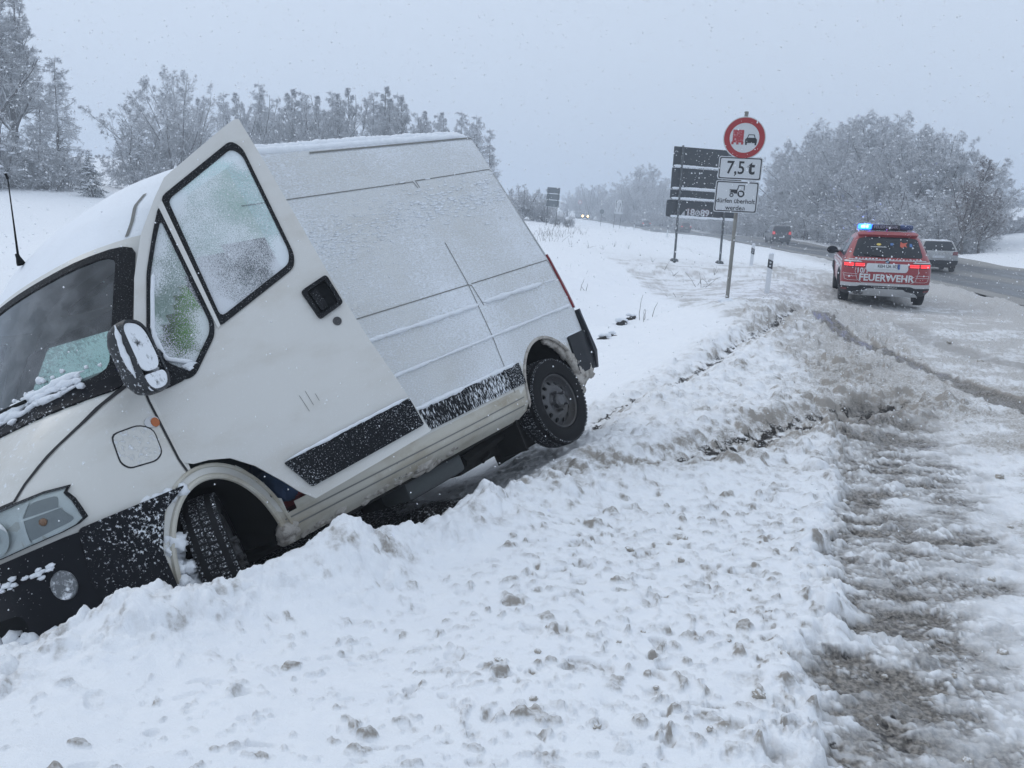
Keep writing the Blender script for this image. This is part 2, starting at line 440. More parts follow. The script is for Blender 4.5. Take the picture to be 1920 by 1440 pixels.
M['twig'] = bark('snowy_twigs', (.17, .168, .172), -.65, .35)
M['twig_brown'] = bark('snowy_brown_twigs', (.085, .055, .045), .15, .75)
M['needle'] = bark('snowy_needles', (.030, .042, .036), .0, .6)
M['tuft'] = snow_mat('snow_tufts', (.80, .82, .86), (.6, .62, .66), .3, 4, .3)
M['grass'] = plain('withered_grass', (.075, .065, .05), .9)
M['flake'] = plain('snowflake', (.9, .92, .95), .8, grain=.02)
# ------------------------------------------------------------------ terrain heights
def _ctrl():
    c = []
    a = lambda *p: c.extend(p)
    W_ = lambda px, py, d: a(tuple(at_d(px, py, d)))      # photo pixel at a depth
    # level lay-by
    a((0, -4, 0), (-4, -3, .05), (4, -3, 0), (9, 0, 0), (0, 0, 0), (-1.5, 1.5, .02), (2, 2, 0), (4, 5, 0), (6, 9, .0), (8.1, 19.2, -.02),
      (9, 14, -.02), (3, 4, 0), (-.5, 3, .0), (.6, 4.3, .02), (1.6, 6, .02), (3.2, 9, .0), (5.4, 13, .02), (-1.2, 2.5, .02), (14, 6, 0), (20, 12, -.05), (-6, 0, .05))
    # edge of the bank along the van
    a((-2.3, 2.75, -.06), (-1.45, 3.1, .02), (-.75, 3.65, .03), (-.2, 4.45, .04), (.2, 5.1, .04), (.62, 5.9, .03), (.9, 6.7, .04), (1.3, 8, .06), (2.5, 11.5, .14), (3.83, 15.43, .36), (4.3, 16.6, .3), (6.9, 23, .25), (8.6, 29.5, .45))
    # hole and ditch under and behind the van
    a((-1.25, 3.95, -.42), (-.62, 4.6, -.52), (-.1, 5.5, -.3), (-1.0, 5.3, -.8), (-2.5, 5.0, -1.18), (-2.6, 3.6, -.85), (-.93, 7.3, -.78), (-3.6, 3.2, -1.3), (-2.6, 6.2, -1.2), (-1.2, 8.8, -.95),
      (.4, 12, -.62), (2.15, 16.6, -.34), (4.2, 23, -.05), (-5, 1.5, -1.2))
    ex, ey, ez = R(23.80), R(8.26), R(-124.28)           # snow the van sank into, up against its floor on the low side
    RX = np.array([[1, 0, 0], [0, math.cos(ex), -math.sin(ex)], [0, math.sin(ex), math.cos(ex)]]); RY = np.array([[math.cos(ey), 0, math.sin(ey)], [0, 1, 0], [-math.sin(ey), 0, math.cos(ey)]]); RZ = np.array([[math.cos(ez), -math.sin(ez), 0], [math.sin(ez), math.cos(ez), 0], [0, 0, 1]])
    for q in ((2.5, -.75, .26), (1.3, -.85, .28), (.5, -.95, .20), (1.9, .0, .10), (1.2, .35, .02), (2.5, -1.2, .40), (1.2, -1.3, .42), (0.2, -1.35, .25)): a(tuple(RZ @ RY @ RX @ np.array(q) + np.array((-.221, 6.655, -.349))))
    # field beyond the ditch
    a((-5.5, 9, .0), (-4, 13, .25), (-1, 19, .5), (-8, 6, .1), (-12, 10, .3), (-10, 25, .6), (1.5, 27, .5), (6.6, 35, .3), (8.5, 35, .3), (5.3, 60, 1.4), (-23, 40, .5), (-14, 60, 2.0))
    for px, py, d in ((30, 338, 62), (100, 342, 64), (190, 348, 66), (300, 350, 85), (500, 372, 100), (700, 385, 100), (930, 398, 100), (1020, 425, 64), (1060, 425, 75), (1120, 424, 140), (-300, 330, 70), (-700, 300, 70),
                      (300, 300, 260), (700, 330, 260), (960, 370, 260), (1110, 408, 260)): W_(px, py, d)
    # road and beyond
    a((12.5, 20.8, -.05), (17.5, 20, -.06), (22, 20, -.05), (15.4, 31, -.02), (19.5, 30, -.03), (24, 30, 0), (18.8, 47, .02), (23, 47, .02), (28, 50, .05), (20, 63, .22), (25.5, 65, .25), (31, 66, .3), (26.5, 90, .55), (19, 100, 1.1), (30, 100, .8),
      (27, 120, .8), (27, 147, 1.05), (26, 170, 1.7), (19, 207, 3.25), (8, 250, 4.4), (36, 150, 1.2))
    for px, py, d in ((1900, 470, 62), (1900, 432, 95), (1885, 388, 190), (2300, 440, 80), (2300, 390, 190), (2700, 480, 60), (1806, 482, 70), (1650, 470, 85), (1440, 450, 95), (1300, 437, 140), (1240, 425, 160), (1885, 372, 300), (1500, 400, 300)): W_(px, py, d)
    a((30, 0, 0), (-30, -10, .2), (0, -30, 0), (60, -20, .2), (-60, 10, 1.5), (60, 20, 1.2), (-30, 20, .4))
    return np.array(c)
CT = _ctrl()
def _uv(x, y):
    r = np.hypot(x, y + 1.0); az = np.arctan2(x, y + 1.0)
    return np.sin(az) * 1.0, np.cos(az) * 1.0, np.log(np.maximum(r, .8)) * .62
def _U(r2): return np.sqrt(r2)                       # linear kernel in three warped coordinates: smooth, no overshoot
_cu = np.stack(_uv(CT[:, 0], CT[:, 1]), 1)
_n = len(CT)
_K = np.sqrt(((_cu[:, None] - _cu[None]) ** 2).sum(-1) + 1e-5) + np.eye(_n) * 1e-3
_A = np.zeros((_n + 1, _n + 1)); _A[:_n, :_n] = -_K; _A[:_n, _n] = 1; _A[_n, :_n] = 1
_w = np.linalg.solve(_A, np.append(CT[:, 2], 0))
def base_z(x, y):
    x = np.atleast_1d(np.asarray(x, float)).ravel(); y = np.atleast_1d(np.asarray(y, float)).ravel(); o = np.empty(len(x))
    for i in range(0, len(x), 60000):
        u = np.stack(_uv(x[i:i + 60000], y[i:i + 60000]), 1)
        d2 = (u * u).sum(1)[:, None] + (_cu * _cu).sum(1)[None] - 2 * u @ _cu.T
        o[i:i + 60000] = -np.sqrt(np.maximum(d2, 0) + 1e-5) @ _w[:_n] + _w[_n]
    return o
def gz(x, y): return float(base_z([x], [y])[0])
def on_ground(px, d):                                # ground point seen in photo column px at depth d
    p = at_d(px, 430, d); return np.array([p[0], p[1], gz(p[0], p[1])])

ROAD = [(15.5, 8), (16.6, 14), (17.6, 20), (19.6, 30), (22.8, 47), (25.2, 65), (26.6, 90), (27.0, 120), (26.6, 150), (24.4, 180), (19.2, 207), (12, 232), (0, 260)]
def spline(pts, n):
    p = np.array(pts, float); t = np.arange(len(p)); q = np.linspace(0, len(p) - 1, n); o = []
    P = np.vstack([2 * p[0] - p[1], p, 2 * p[-1] - p[-2]])
    for s in q:
        i = min(int(s), len(p) - 2); f = s - i; a, b, c, d = P[i:i + 4]
        o.append(.5 * ((2 * b) + (c - a) * f + (2 * a - 5 * b + 4 * c - d) * f * f + (3 * b - a - 3 * c + d) * f ** 3))
    return np.array(o)
ROADC = spline(ROAD, 160); RHW = 4.9

g0 = lambda px, py: tuple(at_z(px, py, 0.0)[:2])
SL_L = np.array([g0(*p) for p in ((1590, 745), (1556, 800), (1562, 900), (1550, 1050), (1566, 1150), (1532, 1300), (1500, 1440), (1480, 1700))])[::-1]
SL_R = np.array([g0(*p) for p in ((1650, 745), (1735, 790), (1800, 900), (1835, 1050), (1870, 1200), (1890, 1440), (1900, 1700))])[::-1]
RUT = [g0(*p) for p in ((1530, 607), (1562, 624), (1600, 645), (1660, 668), (1740, 698), (1820, 726), (1920, 765), (2100, 830))]
RUT2 = [g0(*p) for p in ((1700, 612), (1760, 645), (1840, 668), (1940, 690))]
TR1 = [g0(*p) for p in ((1540, 575), (1500, 597), (1450, 628), (1350, 675), (1250, 718), (1190, 745), (1130, 765), (1085, 790))]
TR2 = [g0(*p) for p in ((1690, 752), (1600, 768), (1545, 785), (1480, 800), (1400, 830), (1330, 848), (1250, 872), (1150, 880), (1060, 893), (980, 905), (900, 912))]
CREST = [(-2.6, 2.65), (-1.9, 2.85), (-1.35, 3.12), (-.95, 3.45), (-.7, 3.72), (-.42, 4.1), (-.2, 4.4), (.1, 4.85), (.45, 5.15), (.9, 5.5)]
EDGE = [g0(*p) for p in ((1500, 1440), (1530, 1300), (1566, 1150), (1550, 1050), (1560, 900), (1556, 800))]

def relief(x, y):
    """micro relief and surface masks of the snow; returns dz, dirt, wet, mud"""
    r = np.hypot(x, y)
    near = 1 - sstep(14, 26, r)
    dz = (fbm(x * .9, y * .9, 3, 4) - .5) * .10 * sstep(1.5, 6, r) + (fbm(x * 3.2, y * 3.2, 9, 4) - .5) * .03
    sl = np.interp(y, SL_L[:, 1], SL_L[:, 0]); sr = np.interp(y, SL_R[:, 1], SL_R[:, 0])
    wob = (fbm(x * 3.5, y * 3.5, 21, 5) - .5) * .45
    wob2 = (fbm(x * 16, y * 16, 281, 4) - .5) * .22
    slush = sstep(-.09, .13, x - sl + wob * .9 + wob2) * (1 - sstep(-.25, .55, x - sr + wob)) * (1 - sstep(SL_L[:, 1].max() - .3, SL_L[:, 1].max() + .5, y))
    patch = .74 + .5 * sstep(.32, .56, fbm(x * 1.5, y * 1.9, 291, 4)); slush = slush * np.clip(patch, 0, 1)
    right = sstep(-.05, .3, x - sl + wob) * (1 - slush)
    dT1, s1 = dist_poly(x, y, TR1); dT2, s2 = dist_poly(x, y, TR2); dC, sC = dist_poly(x, y, CREST)
    dR, sR = dist_poly(x, y, RUT); dR2, _ = dist_poly(x, y, RUT2)
    dRoad, _ = dist_poly(x, y, ROADC)
    # how churned the snow is
    side = x - np.interp(y, [0, 3, 6, 9, 16, 23, 30], [-9, -2.0, .6, 1.7, 4.4, 7, 9])
    bank = sstep(-.4, .3, side) * sstep(5.0, 6.4, y + x * .15) * (1 - sstep(.2, 1.0, x - np.interp(y, [5, 8, 11, 14, 17, 22], [1.6, 2.9, 4.6, 5.8, 6.9, 9.2])))
    left = x < np.interp(y, ROADC[:, 1], ROADC[:, 0]); lim = left * (1 - sstep(26, 45, y))
    right = right * lim
    bank = np.maximum(bank, (1 - sstep(.35, .9, np.minimum(dT1, dT2))))
    churn = np.clip(np.maximum(bank, 1 - sstep(.12, .42, dC + wob * .8)), 0, 1)
    shoulder = sstep(RHW - .3, RHW + .2, dRoad) * (1 - sstep(RHW + 1.0, RHW + 2.6, dRoad)) * (x < np.interp(y, ROADC[:, 1], ROADC[:, 0])) * (1 - sstep(45, 75, y))
    layby = np.clip(sstep(-.1, .8, side - 1.0), 0, 1) * sstep(5.5, 8, y) * lim
    tyre = (1 - sstep(.17, .22, dR + wob * .10)) + .45 * (1 - sstep(.15, .4, dR2 + wob * .4))
    tyre = np.clip(tyre, 0, 1)
    # lumps of several sizes
    w1, w2 = x + (fbm(x * 5, y * 5, 31, 2) - .5) * .12, y + (fbm(x * 5, y * 5, 37, 2) - .5) * .12
    a1, k1 = domes(w1 / .16, w2 / .16, 41, .62); a2, k2 = domes(w1 / .075, w2 / .075, 53, .75); a3, k3 = domes(w1 / .036, w2 / .036, 67, .75)
    lump = a1 * .16 * .60 + a2 * .075 * .62 + a3 * .036 * .5
    rough = (fbm(x * 9, y * 9, 71, 5) - .5)
    dz = dz + churn * (lump * .95 + rough * .045)
    # clean foreground: sunken pits and half buried dirty clods, thicker to the right
    fg = (1 - churn) * (1 - slush) * (1 - sstep(6.0, 7.5, y)) * (x < sl + .1)
    dens = sstep(-1.3, .6, x + (fbm(x * .8, y * .8, 77, 2) - .5) * 2.0) * .90 + .12
    v1 = w1 + (fbm(x * 26, y * 26, 261, 3) - .5) * .055; v2 = w2 + (fbm(x * 26, y * 26, 271, 3) - .5) * .055
    b1, q1 = domes(v1 / .15, v2 / .15, 83, .5, .09, .27); b2, q2 = domes(v1 / .062, v2 / .062, 97, .74, .16, .44); b3, q3 = domes(v1 / .032, v2 / .032, 103, .72, .2, .5)
    b1 = b1 * (q1 < dens); b2 = b2 * (q2 < dens); b3 = b3 * (q3 < dens * .8)
    wf = (fbm(x * 30, y * 30, 251, 3) - .5)
    clod = fg * np.maximum(np.maximum(b1 * .15 * .85, b2 * .062 * .85), b3 * .032 * .8)
    p1, z1 = domes(w1 / .085 + 3.3, w2 / .062 + 1.1, 113, .62, .22, .50); p1 = p1 * (z1 < dens * .8)
    dz = dz + clod * np.clip(1 + .7 * rough + 1.6 * wf, .2, 2) - fg * p1 * .10 * .55 + fg * (fbm(x * 14, y * 22, 121, 3) - .5) * .010
    # slush: low streaks of broken brown ice
    st = fbm(x * 5.5 + wob * 3, y * 11, 131, 5); st2 = fbm(x * 22, y * 34, 139, 4)
    c1, _ = domes(w1 / .13, w2 / .09, 151, .5, .2, .55)
    c2, _ = domes(w1 / .055, w2 / .042, 157, .7, .25, .55)
    c3, _ = domes(w1 / .026, w2 / .022, 159, .7, .25, .55)
    dz = dz + slush * ((st - .5) * .048 + (st2 - .5) * .022 + c1 * .13 * .5 * sstep(.42, .58, st) + c2 * .055 * .6 * sstep(.36, .55, st) + c3 * .026 * .6 - .042)
    dz = dz + right * near * ((fbm(x * 5, y * 9, 161, 5) - .5) * .05 + a1 * .16 * .25 * (k1 < .4) + a2 * .075 * .45 + a3 * .036 * .45)
    # ruts the van and the car left
    dz = dz - .09 * np.exp(-(dT1 / .17) ** 2) * sstep(0, .1, s1) + .03 * np.exp(-((dT1 - .34) / .16) ** 2)
    dz = dz - .10 * np.exp(-(dT2 / .22) ** 2) + .035 * np.exp(-((dT2 - .42) / .18) ** 2)
    dz = dz - tyre * .035 + .02 * np.exp(-((dR - .24) / .06) ** 2)
    dz = dz + np.interp(sC, [0, .12, .26, .42, .58, .74, 1], [.03, .08, .20, .27, .19, .08, .02]) * np.exp(-(dC / .24) ** 2) * (.85 + .3 * fbm(x * 2.6, y * 2.6, 171, 2))
    # frozen crust thrown up along the slush edge
    dE, _ = dist_poly(x, y, EDGE)
    dz = dz + (1 - slush) * np.exp(-(dE / .20) ** 2) * (.05 * fbm(x * 5, y * 5, 181, 3) + .6 * np.maximum(a1 * .16, a2 * .075))
    # shoulder of ploughed brown slush beside the road
    dz = dz + shoulder * (.10 * fbm(x * 2.2, y * 2.2, 191, 4) + a1 * .16 * .6)
    dz = dz + layby * near * (a1 * .16 * .18 + rough * .03) * (1 - tyre)
    flatk = sstep(RHW + .25, RHW - .35, dRoad)
    dz = dz * (1 - flatk) - .10 * flatk
    # crumbly skin
    crumbk = np.clip(churn + slush * .7 + right * .8 * near + fg * np.clip(clod * 40, 0, 1), 0, 1)
    dz = dz + crumbk * ((fbm(x * 38, y * 38, 233, 3) - .5) * .016 + (fbm(x * 80, y * 80, 239, 2) - .5) * .006)
    # dirt, wet, mud and the shade painted under the van
    dn = fbm(x * 3.1, y * 3.1, 201, 4); dn2 = fbm(x * 12, y * 12, 207, 4)
    dirt = churn * (.05 + .40 * sstep(.5, .72, dn2) * sstep(.35, .6, dn)) + np.clip(clod * 48, 0, 1) * (.46 + .75 * dn2) + fg * np.clip(p1 * 4, 0, 1) * .40 * dens
    dirt = dirt + churn * .45 * np.clip(a1 * 2.2, 0, 1) * (k1 < .25) * sstep(.3, 1.6, x) + churn * .22 * sstep(.2, 1.6, x) * np.clip(a2 * 2.5, 0, 1) * (k2 < .5)
    dirt = dirt + .75 * np.exp(-(dT2 / .30) ** 2) * sstep(.35, .6, dn2 + .12) + .35 * np.exp(-(dT1 / .22) ** 2) * sstep(.4, .6, dn2 + .05)
    dirt = dirt + right * (.22 + .60 * sstep(.42, .68, fbm(x * 2.0, y * 3.4, 211, 5))) * (.75 + .5 * dn2)
    dirt = dirt + layby * (.30 * sstep(.35, .7, fbm(x * .9, y * 1.6, 217, 5)) + .10) + shoulder * (.95 - .35 * dn2)
    sp = sstep(.46, .70, fbm(x * 24, y * 24, 223, 4)); sp2 = sstep(.5, .72, fbm(x * 9, y * 12, 229, 5))
    dirt = dirt + (churn * .34 + right * .42 + layby * .40) * sp * (.4 + .9 * sp2) + layby * (.14 + .30 * sp2) + bank * sstep(.0, 1.2, side) * (.08 + .16 * sp2)
    dirt = np.clip(dirt, 0, 1)
    crumb = np.maximum(c2, c3); wet = slush * (.78 - 1.3 * (st - .5) - .55 * np.clip(crumb * 2.2, 0, 1) * sstep(.35, .6, dn2) + .35 * (dn2 - .5)) + tyre * 1.0 + .8 * flatk
    wet = np.clip(wet, 0, 1)
    mud_shade = np.exp(-(dT1 / .10) ** 2) * sstep(.50, .62, dn2) * sstep(.05, .2, s1) + np.exp(-(dT2 / .17) ** 2) * sstep(.43, .56, dn2) * (1 - sstep(.42, .75, s2)) * 1.1
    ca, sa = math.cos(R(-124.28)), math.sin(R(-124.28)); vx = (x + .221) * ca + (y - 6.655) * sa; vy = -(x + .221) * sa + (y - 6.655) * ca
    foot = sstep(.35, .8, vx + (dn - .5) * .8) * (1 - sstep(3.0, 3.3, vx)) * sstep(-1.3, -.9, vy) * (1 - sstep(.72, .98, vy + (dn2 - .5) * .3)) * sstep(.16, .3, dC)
    mud_shade = mud_shade + foot * 1.0  # shade beneath the van, painted dark into the ground colour
    mud_shade = mud_shade + slush * sstep(.58, .70, 1 - st2) * sstep(.5, .62, 1 - st) * .75 + sstep(.55, .7, dn2) * np.exp(-((dR - .2) / .05) ** 2) * .5 * sstep(0, .08, .35 - sR)
    return dz, dirt, wet, np.clip(mud_shade, 0, 1)

def build_ground():
    az = np.concatenate([np.linspace(-math.pi, R(-58), 40, endpoint=False), np.linspace(R(-58), R(-35), 46, endpoint=False),
                         np.linspace(R(-35), R(37), 660, endpoint=False), np.linspace(R(37), R(58), 42, endpoint=False), np.linspace(R(58), math.pi, 40, endpoint=False)])
    rr = [.3, .6, .9, 1.15]
    while rr[-1] < 700:
        r = rr[-1]
        k = .0030 if 1.5 < r < 6 else (.0042 if r < 11 else (.0075 if r < 26 else (.025 if r < 120 else .06)))
        if r <= 1.5: k = .02
        rr.append(r * (1 + k))
    rr = np.array(rr); A, Q = np.meshgrid(az, rr)
    x = (np.sin(A) * Q).ravel(); y = (np.cos(A) * Q).ravel()
    z = base_z(x, y); dz, dirt, wet, mud_shade = relief(x, y)
    v = np.stack([x, y, z + dz], 1)
    v = np.vstack([v, [[0, 0, z[:len(az)].mean()]]])
    n, m = len(az), len(rr); i = np.arange(n); j = np.arange(m - 1)
    I, J = np.meshgrid(i, j); a = (J * n + I).ravel(); b = (J * n + (I + 1) % n).ravel()
    f = np.stack([a, b, b + n, a + n], 1)[:, ::-1]
    t = NT("snow_ground"); c = t.coord("Object")
    fn = t.noise(c, 55, 5, .6); bn = t.noise(c, 9, 5, .6)
    D, Wt, Md = t.attr("dirt"), t.attr("wet"), t.attr("mud_shade")
    d = t.math('MULTIPLY', D, t.ramp(fn, .25, .75, .6, 1.35))
    col = t.mix(t.ramp(bn, .3, .7), (.82, .84, .87), (.86, .875, .895))
    gm = t.n('ShaderNodeNewGeometry'); sz = t.n('ShaderNodeSeparateXYZ'); t.l(gm.outputs['Normal'], sz.inputs[0])
    d = t.math('MULTIPLY', d, t.ramp(sz.outputs['Z'], .70, .985, 1.25, .66))
    col = t.mix(t.ramp(d, 0, 1), col, (.33, .305, .275))
    wc = t.mix(t.ramp(fn, .35, .68), (.085, .077, .068), (.31, .285, .255))
    col = t.mix(t.ramp(Wt, .05, .95), col, wc)
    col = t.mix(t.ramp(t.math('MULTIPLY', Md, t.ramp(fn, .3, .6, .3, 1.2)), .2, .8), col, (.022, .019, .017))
    h = t.math('ADD', t.math('MULTIPLY', fn, .6), t.noise(c, 160, 4))
    nm = t.bump(h, .55, .009)
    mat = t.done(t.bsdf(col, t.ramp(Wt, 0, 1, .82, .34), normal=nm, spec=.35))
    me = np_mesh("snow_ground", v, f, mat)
    for nme, arr in (("dirt", dirt), ("wet", wet), ("mud_shade", mud_shade)):
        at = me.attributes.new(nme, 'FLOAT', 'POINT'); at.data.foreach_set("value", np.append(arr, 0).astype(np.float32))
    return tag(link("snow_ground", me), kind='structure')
build_ground()

def build_road():
    n = 420; c = spline(ROAD, n); tg = np.gradient(c, axis=0); tg /= np.linalg.norm(tg, axis=1)[:, None]; nr = np.stack([tg[:, 1], -tg[:, 0]], 1)
    s = np.linspace(-RHW - .1, RHW + .1, 40); P = c[:, None] + nr[:, None] * s[None, :, None]
    x, y = P[..., 0].ravel(), P[..., 1].ravel(); S = np.tile(s, n)
    z = base_z(x, y) + .035 + (fbm(x * 1.4, y * 1.4, 5, 3) - .5) * .02
    i, j = np.meshgrid(np.arange(n - 1), np.arange(39), indexing='ij'); a = (i * 40 + j).ravel()
    f = np.stack([a, a + 1, a + 41, a + 40], 1)
    t = NT("wet_slushy_road"); co = t.coord("Object"); ln = t.attr("lane"); fn = t.noise(co, 6, 6, .6); ls = t.noise(co, .8, 4)
    v = t.math('ADD', ln, t.math('MULTIPLY', t.math('SUBTRACT', fn, .5), .55)); v = t.math('ADD', v, t.math('MULTIPLY', t.math('SUBTRACT', ls, .5), .35))
    col = t.mix(t.ramp(v, .25, .85), (.045, .047, .052), (.27, .26, .245))
    mat = t.done(t.bsdf(col, t.ramp(v, .2, .8, .35, .75), normal=t.bump(fn, .3, .02), spec=.4))
    me = np_mesh("road", np.stack([x, y, z], 1), f, mat)
    # slush lies between and outside the wheel tracks
    tr = sum(np.exp(-((S - q) / .55) ** 2) for q in (-3.6, -2.1, .9, 2.4)); lane = np.clip(1 - tr * .95, 0, 1) * (.65 + .35 * (np.abs(S) > 4.2)) + (np.abs(S) > 4.3) * .3
    me.attributes.new("lane", 'FLOAT', 'POINT').data.foreach_set("value", lane.astype(np.float32))
    return tag(link("road", me), kind='structure')
build_road()
# ------------------------------------------------------------------ body shells
class Shell:
    """a vehicle body given by plan outlines at several heights: z, rear x, front x, half width,
    rear corner (x, y), front corner (x, y), rear bow, front bow"""
    K = "z xr xf hw rrx rry frx fry bowr bowf".split()
    def __init__(s, rows, side=None):
        a = np.array(rows, float); s.z = a[:, 0]; s.c = {k: a[:, i] for i, k in enumerate(s.K)}; s.sidef = side
    def q(s, k, z): return np.interp(z, s.z, s.c[k])
    def hw(s, z):
        h = s.q('hw', z)
        return np.minimum(h, s.sidef(z)) if s.sidef else h
    def fx(s, y, z):
        h = s.hw(z); y = np.minimum(np.abs(y), h); fy = s.q('fry', z); t = np.clip((y - (h - fy)) / fy, 0, 1)
        return s.q('xf', z) - s.q('bowf', z) * (y / h) ** 2 - s.q('frx', z) * (1 - np.sqrt(1 - t * t))
    def rx(s, y, z):
        h = s.hw(z); y = np.minimum(np.abs(y), h); fy = s.q('rry', z); t = np.clip((y - (h - fy)) / fy, 0, 1)
        return s.q('xr', z) + s.q('bowr', z) * (y / h) ** 2 + s.q('rrx', z) * (1 - np.sqrt(1 - t * t))
    def _n(s, P, A, B, sign):
        n = np.cross(A - P, B - P); n /= np.linalg.norm(n, axis=-1)[..., None] + 1e-12; return n * sign
    def front(s, y, z, off=0.0):
        y, z = np.broadcast_arrays(np.asarray(y, float), np.asarray(z, float)); h = s.hw(z); y = np.clip(y, -h, h)
        g = lambda a, b: np.stack([s.fx(a, b), a, b], -1)
        P = g(y, z)
        if np.any(off):
            e = 2e-3; yy = np.clip(y, -h + e, h - e); P = P + s._n(g(yy, z), g(yy + e, z), g(yy, z + e), 1)* np.asarray(off)[..., None]
        return P
    def rear(s, y, z, off=0.0):
        y, z = np.broadcast_arrays(np.asarray(y, float), np.asarray(z, float)); h = s.hw(z); y = np.clip(y, -h, h)
        g = lambda a, b: np.stack([s.rx(a, b), a, b], -1)
        P = g(y, z)
        if np.any(off):
            e = 2e-3; yy = np.clip(y, -h + e, h - e); P = P + s._n(g(yy, z), g(yy + e, z), g(yy, z + e), -1) * np.asarray(off)[..., None]
        return P
    def _sy(s, x, z):
        h = s.hw(z); lo = np.zeros_like(x) + .3 * h; hi = h + 0 * x
        for _ in range(26):
            m = (lo + hi) / 2; bad = (x > s.fx(m, z)) | (x < s.rx(m, z)); hi = np.where(bad, m, hi); lo = np.where(bad, lo, m)
        return np.where((x <= s.fx(h, z)) & (x >= s.rx(h, z)), h, lo)
    def side(s, x, z, off=0.0, sg=1):
        x, z = np.broadcast_arrays(np.asarray(x, float), np.asarray(z, float)); g = lambda a, b: np.stack([a, s._sy(a, b), b], -1)
        P = g(x, z)
        if np.any(off):
            e = 2e-3; P = P + s._n(P, g(x, z + e), g(x + e, z), 1) * np.asarray(off)[..., None]
        P[..., 1] *= sg; return P
    def grid(s, zs, xs, arches=(), zmid=1.1, nf=7, nc=7):
        """whole shell; returns verts, quads, kind (0 rear, 1 side, 2 front)"""
        zs = np.array(zs, float); zb0 = zs[0]; cols = []
        for t in np.linspace(0, 1, 5)[:-1]: cols.append(('r', t))
        for a in np.linspace(0, 1, nc)[:-1]: cols.append(('rc', a * math.pi / 2))
        for x in xs: cols.append(('s', x))
        for a in np.linspace(1, 0, nc)[1:]: cols.append(('fc', a * math.pi / 2))
        for t in np.linspace(1, 0, nf)[1:]: cols.append(('f', t))
        V = []; kind = []
        zr = np.interp(.9 if zs[-1] > 1.9 else .6, s.z, np.arange(len(s.z)))
        xs0, xs1 = min(xs), max(xs)
        for k, a in cols:
            kind.append({'r': 0, 'rc': 0, 's': 1, 'fc': 2, 'f': 2}[k]); z = zs.copy()
            if k == 's':
                zb = zb0
                for cx, cz, ax, az in arches:
                    if abs(a - cx) <= ax: zb = max(zb, cz + az * math.sqrt(max(0, 1 - ((a - cx) / ax) ** 2)))
                lowm = z <= zmid; z = np.where(lowm, zb + (zmid - zb) * (z - zb0) / (zmid - zb0), z)
            h = s.hw(z)
            if k == 'r': y = a * (h - s.q('rry', z)); x = s.rx(y, z)
            elif k == 'rc': y = h - s.q('rry', z) * (1 - math.sin(a)); x = s.rx(y, z)
            elif k == 'fc': y = h - s.q('fry', z) * (1 - math.sin(a)); x = s.fx(y, z)
            elif k == 'f': y = a * (h - s.q('fry', z)); x = s.fx(y, z)
            else:
                y = h; e0, e1 = s.rx(h, z), s.fx(h, z); x = np.clip(a + 0 * e0, e0 + (a - xs0) * .004, e1 - (xs1 - a) * .004)
            V.append(np.stack([x, y, z], 1))
        m = len(zs); V = np.array(V); n = len(V)
        Vm = V[::-1].copy(); Vm[..., 1] *= -1
        A = np.concatenate([V, Vm[1:-1] if True else Vm]); kd = kind + kind[::-1][1:-1]
        # the rear centre column is doubled at y = 0, join round
        k = len(A); F = []; FK = []
        for i in range(k):
            j = (i + 1) % k
            for r in range(m - 1):
                F.append((i * m + r, i * m + r + 1, j * m + r + 1, j * m + r)); FK.append((max(kd[i], kd[j]) if {kd[i], kd[j]} != {0, 1} else 1, r))
        F.append(tuple(i * m + m - 1 for i in range(k))[::-1]); FK.append((3, m))
        return A.reshape(-1, 3), F, FK, k, m
def blob(mb, c, r, seed=0, sub=2, amp=.35, sq=(1, 1, 1), mi=0, fr=2.2):
    bm = bmesh.new(); bmesh.ops.create_icosphere(bm, subdivisions=sub, radius=1.0); bm.verts.index_update()
    v = np.array([q.co[:] for q in bm.verts]); f = [[q.index for q in p.verts] for p in bm.faces]; bm.free()
    d = 1 + amp * (fbm(v[:, 0] * fr + seed * 3.1 + 50, v[:, 1] * fr + v[:, 2] * 1.7 * fr + 50, seed, 3) - .5) * 2
    return mb.add(v * d[:, None] * r * np.array(sq) + np.asarray(c), f, mi)
def lumpy(mb, path, r, seed=0, n=8, var=.5, fr=18, mi=0, sq=None):
    """an irregular roll of caught snow along a path"""
    p = np.asarray(path, float); L_ = np.linalg.norm(np.diff(p, axis=0), axis=1).sum(); k = max(8, int(L_ / .018))
    t = np.linspace(0, len(p) - 1, k); q = np.stack([np.interp(t, np.arange(len(p)), p[:, i]) for i in range(3)], 1)
    rr = r * (1 - var + 2 * var * fbm(t * fr * L_ / max(1, len(p) - 1), t * 0 + seed, seed, 4)); rr = rr * np.clip(np.minimum(np.arange(k), np.arange(k)[::-1]) / 3, .15, 1)
    q = q + (np.random.default_rng(seed).random(q.shape) - .5) * r * .35
    return mb.tube(q, rr, n, mi)
def ribbon(mb, fn, path, w, off=.002, mi=0, step=.05):
    p = np.asarray(path, float); d = np.linalg.norm(np.diff(p, axis=0), axis=1); t = np.concatenate([[0], np.cumsum(d)]); k = max(2, int(t[-1] / step) + 1)
    q = np.unique(np.concatenate([np.linspace(0, t[-1], k), t])); a = np.stack([np.interp(q, t, p[:, i]) for i in (0, 1)], 1)
    g = np.gradient(a, axis=0); g /= np.linalg.norm(g, axis=1)[:, None] + 1e-9; nr = np.stack([-g[:, 1], g[:, 0]], 1) * w / 2
    V = np.concatenate([fn(a[:, 0] + nr[:, 0], a[:, 1] + nr[:, 1], off), fn(a[:, 0] - nr[:, 0], a[:, 1] - nr[:, 1], off)]); m = len(a)
    return mb.add(V, [(i, i + 1, m + i + 1, m + i) for i in range(m - 1)], mi)
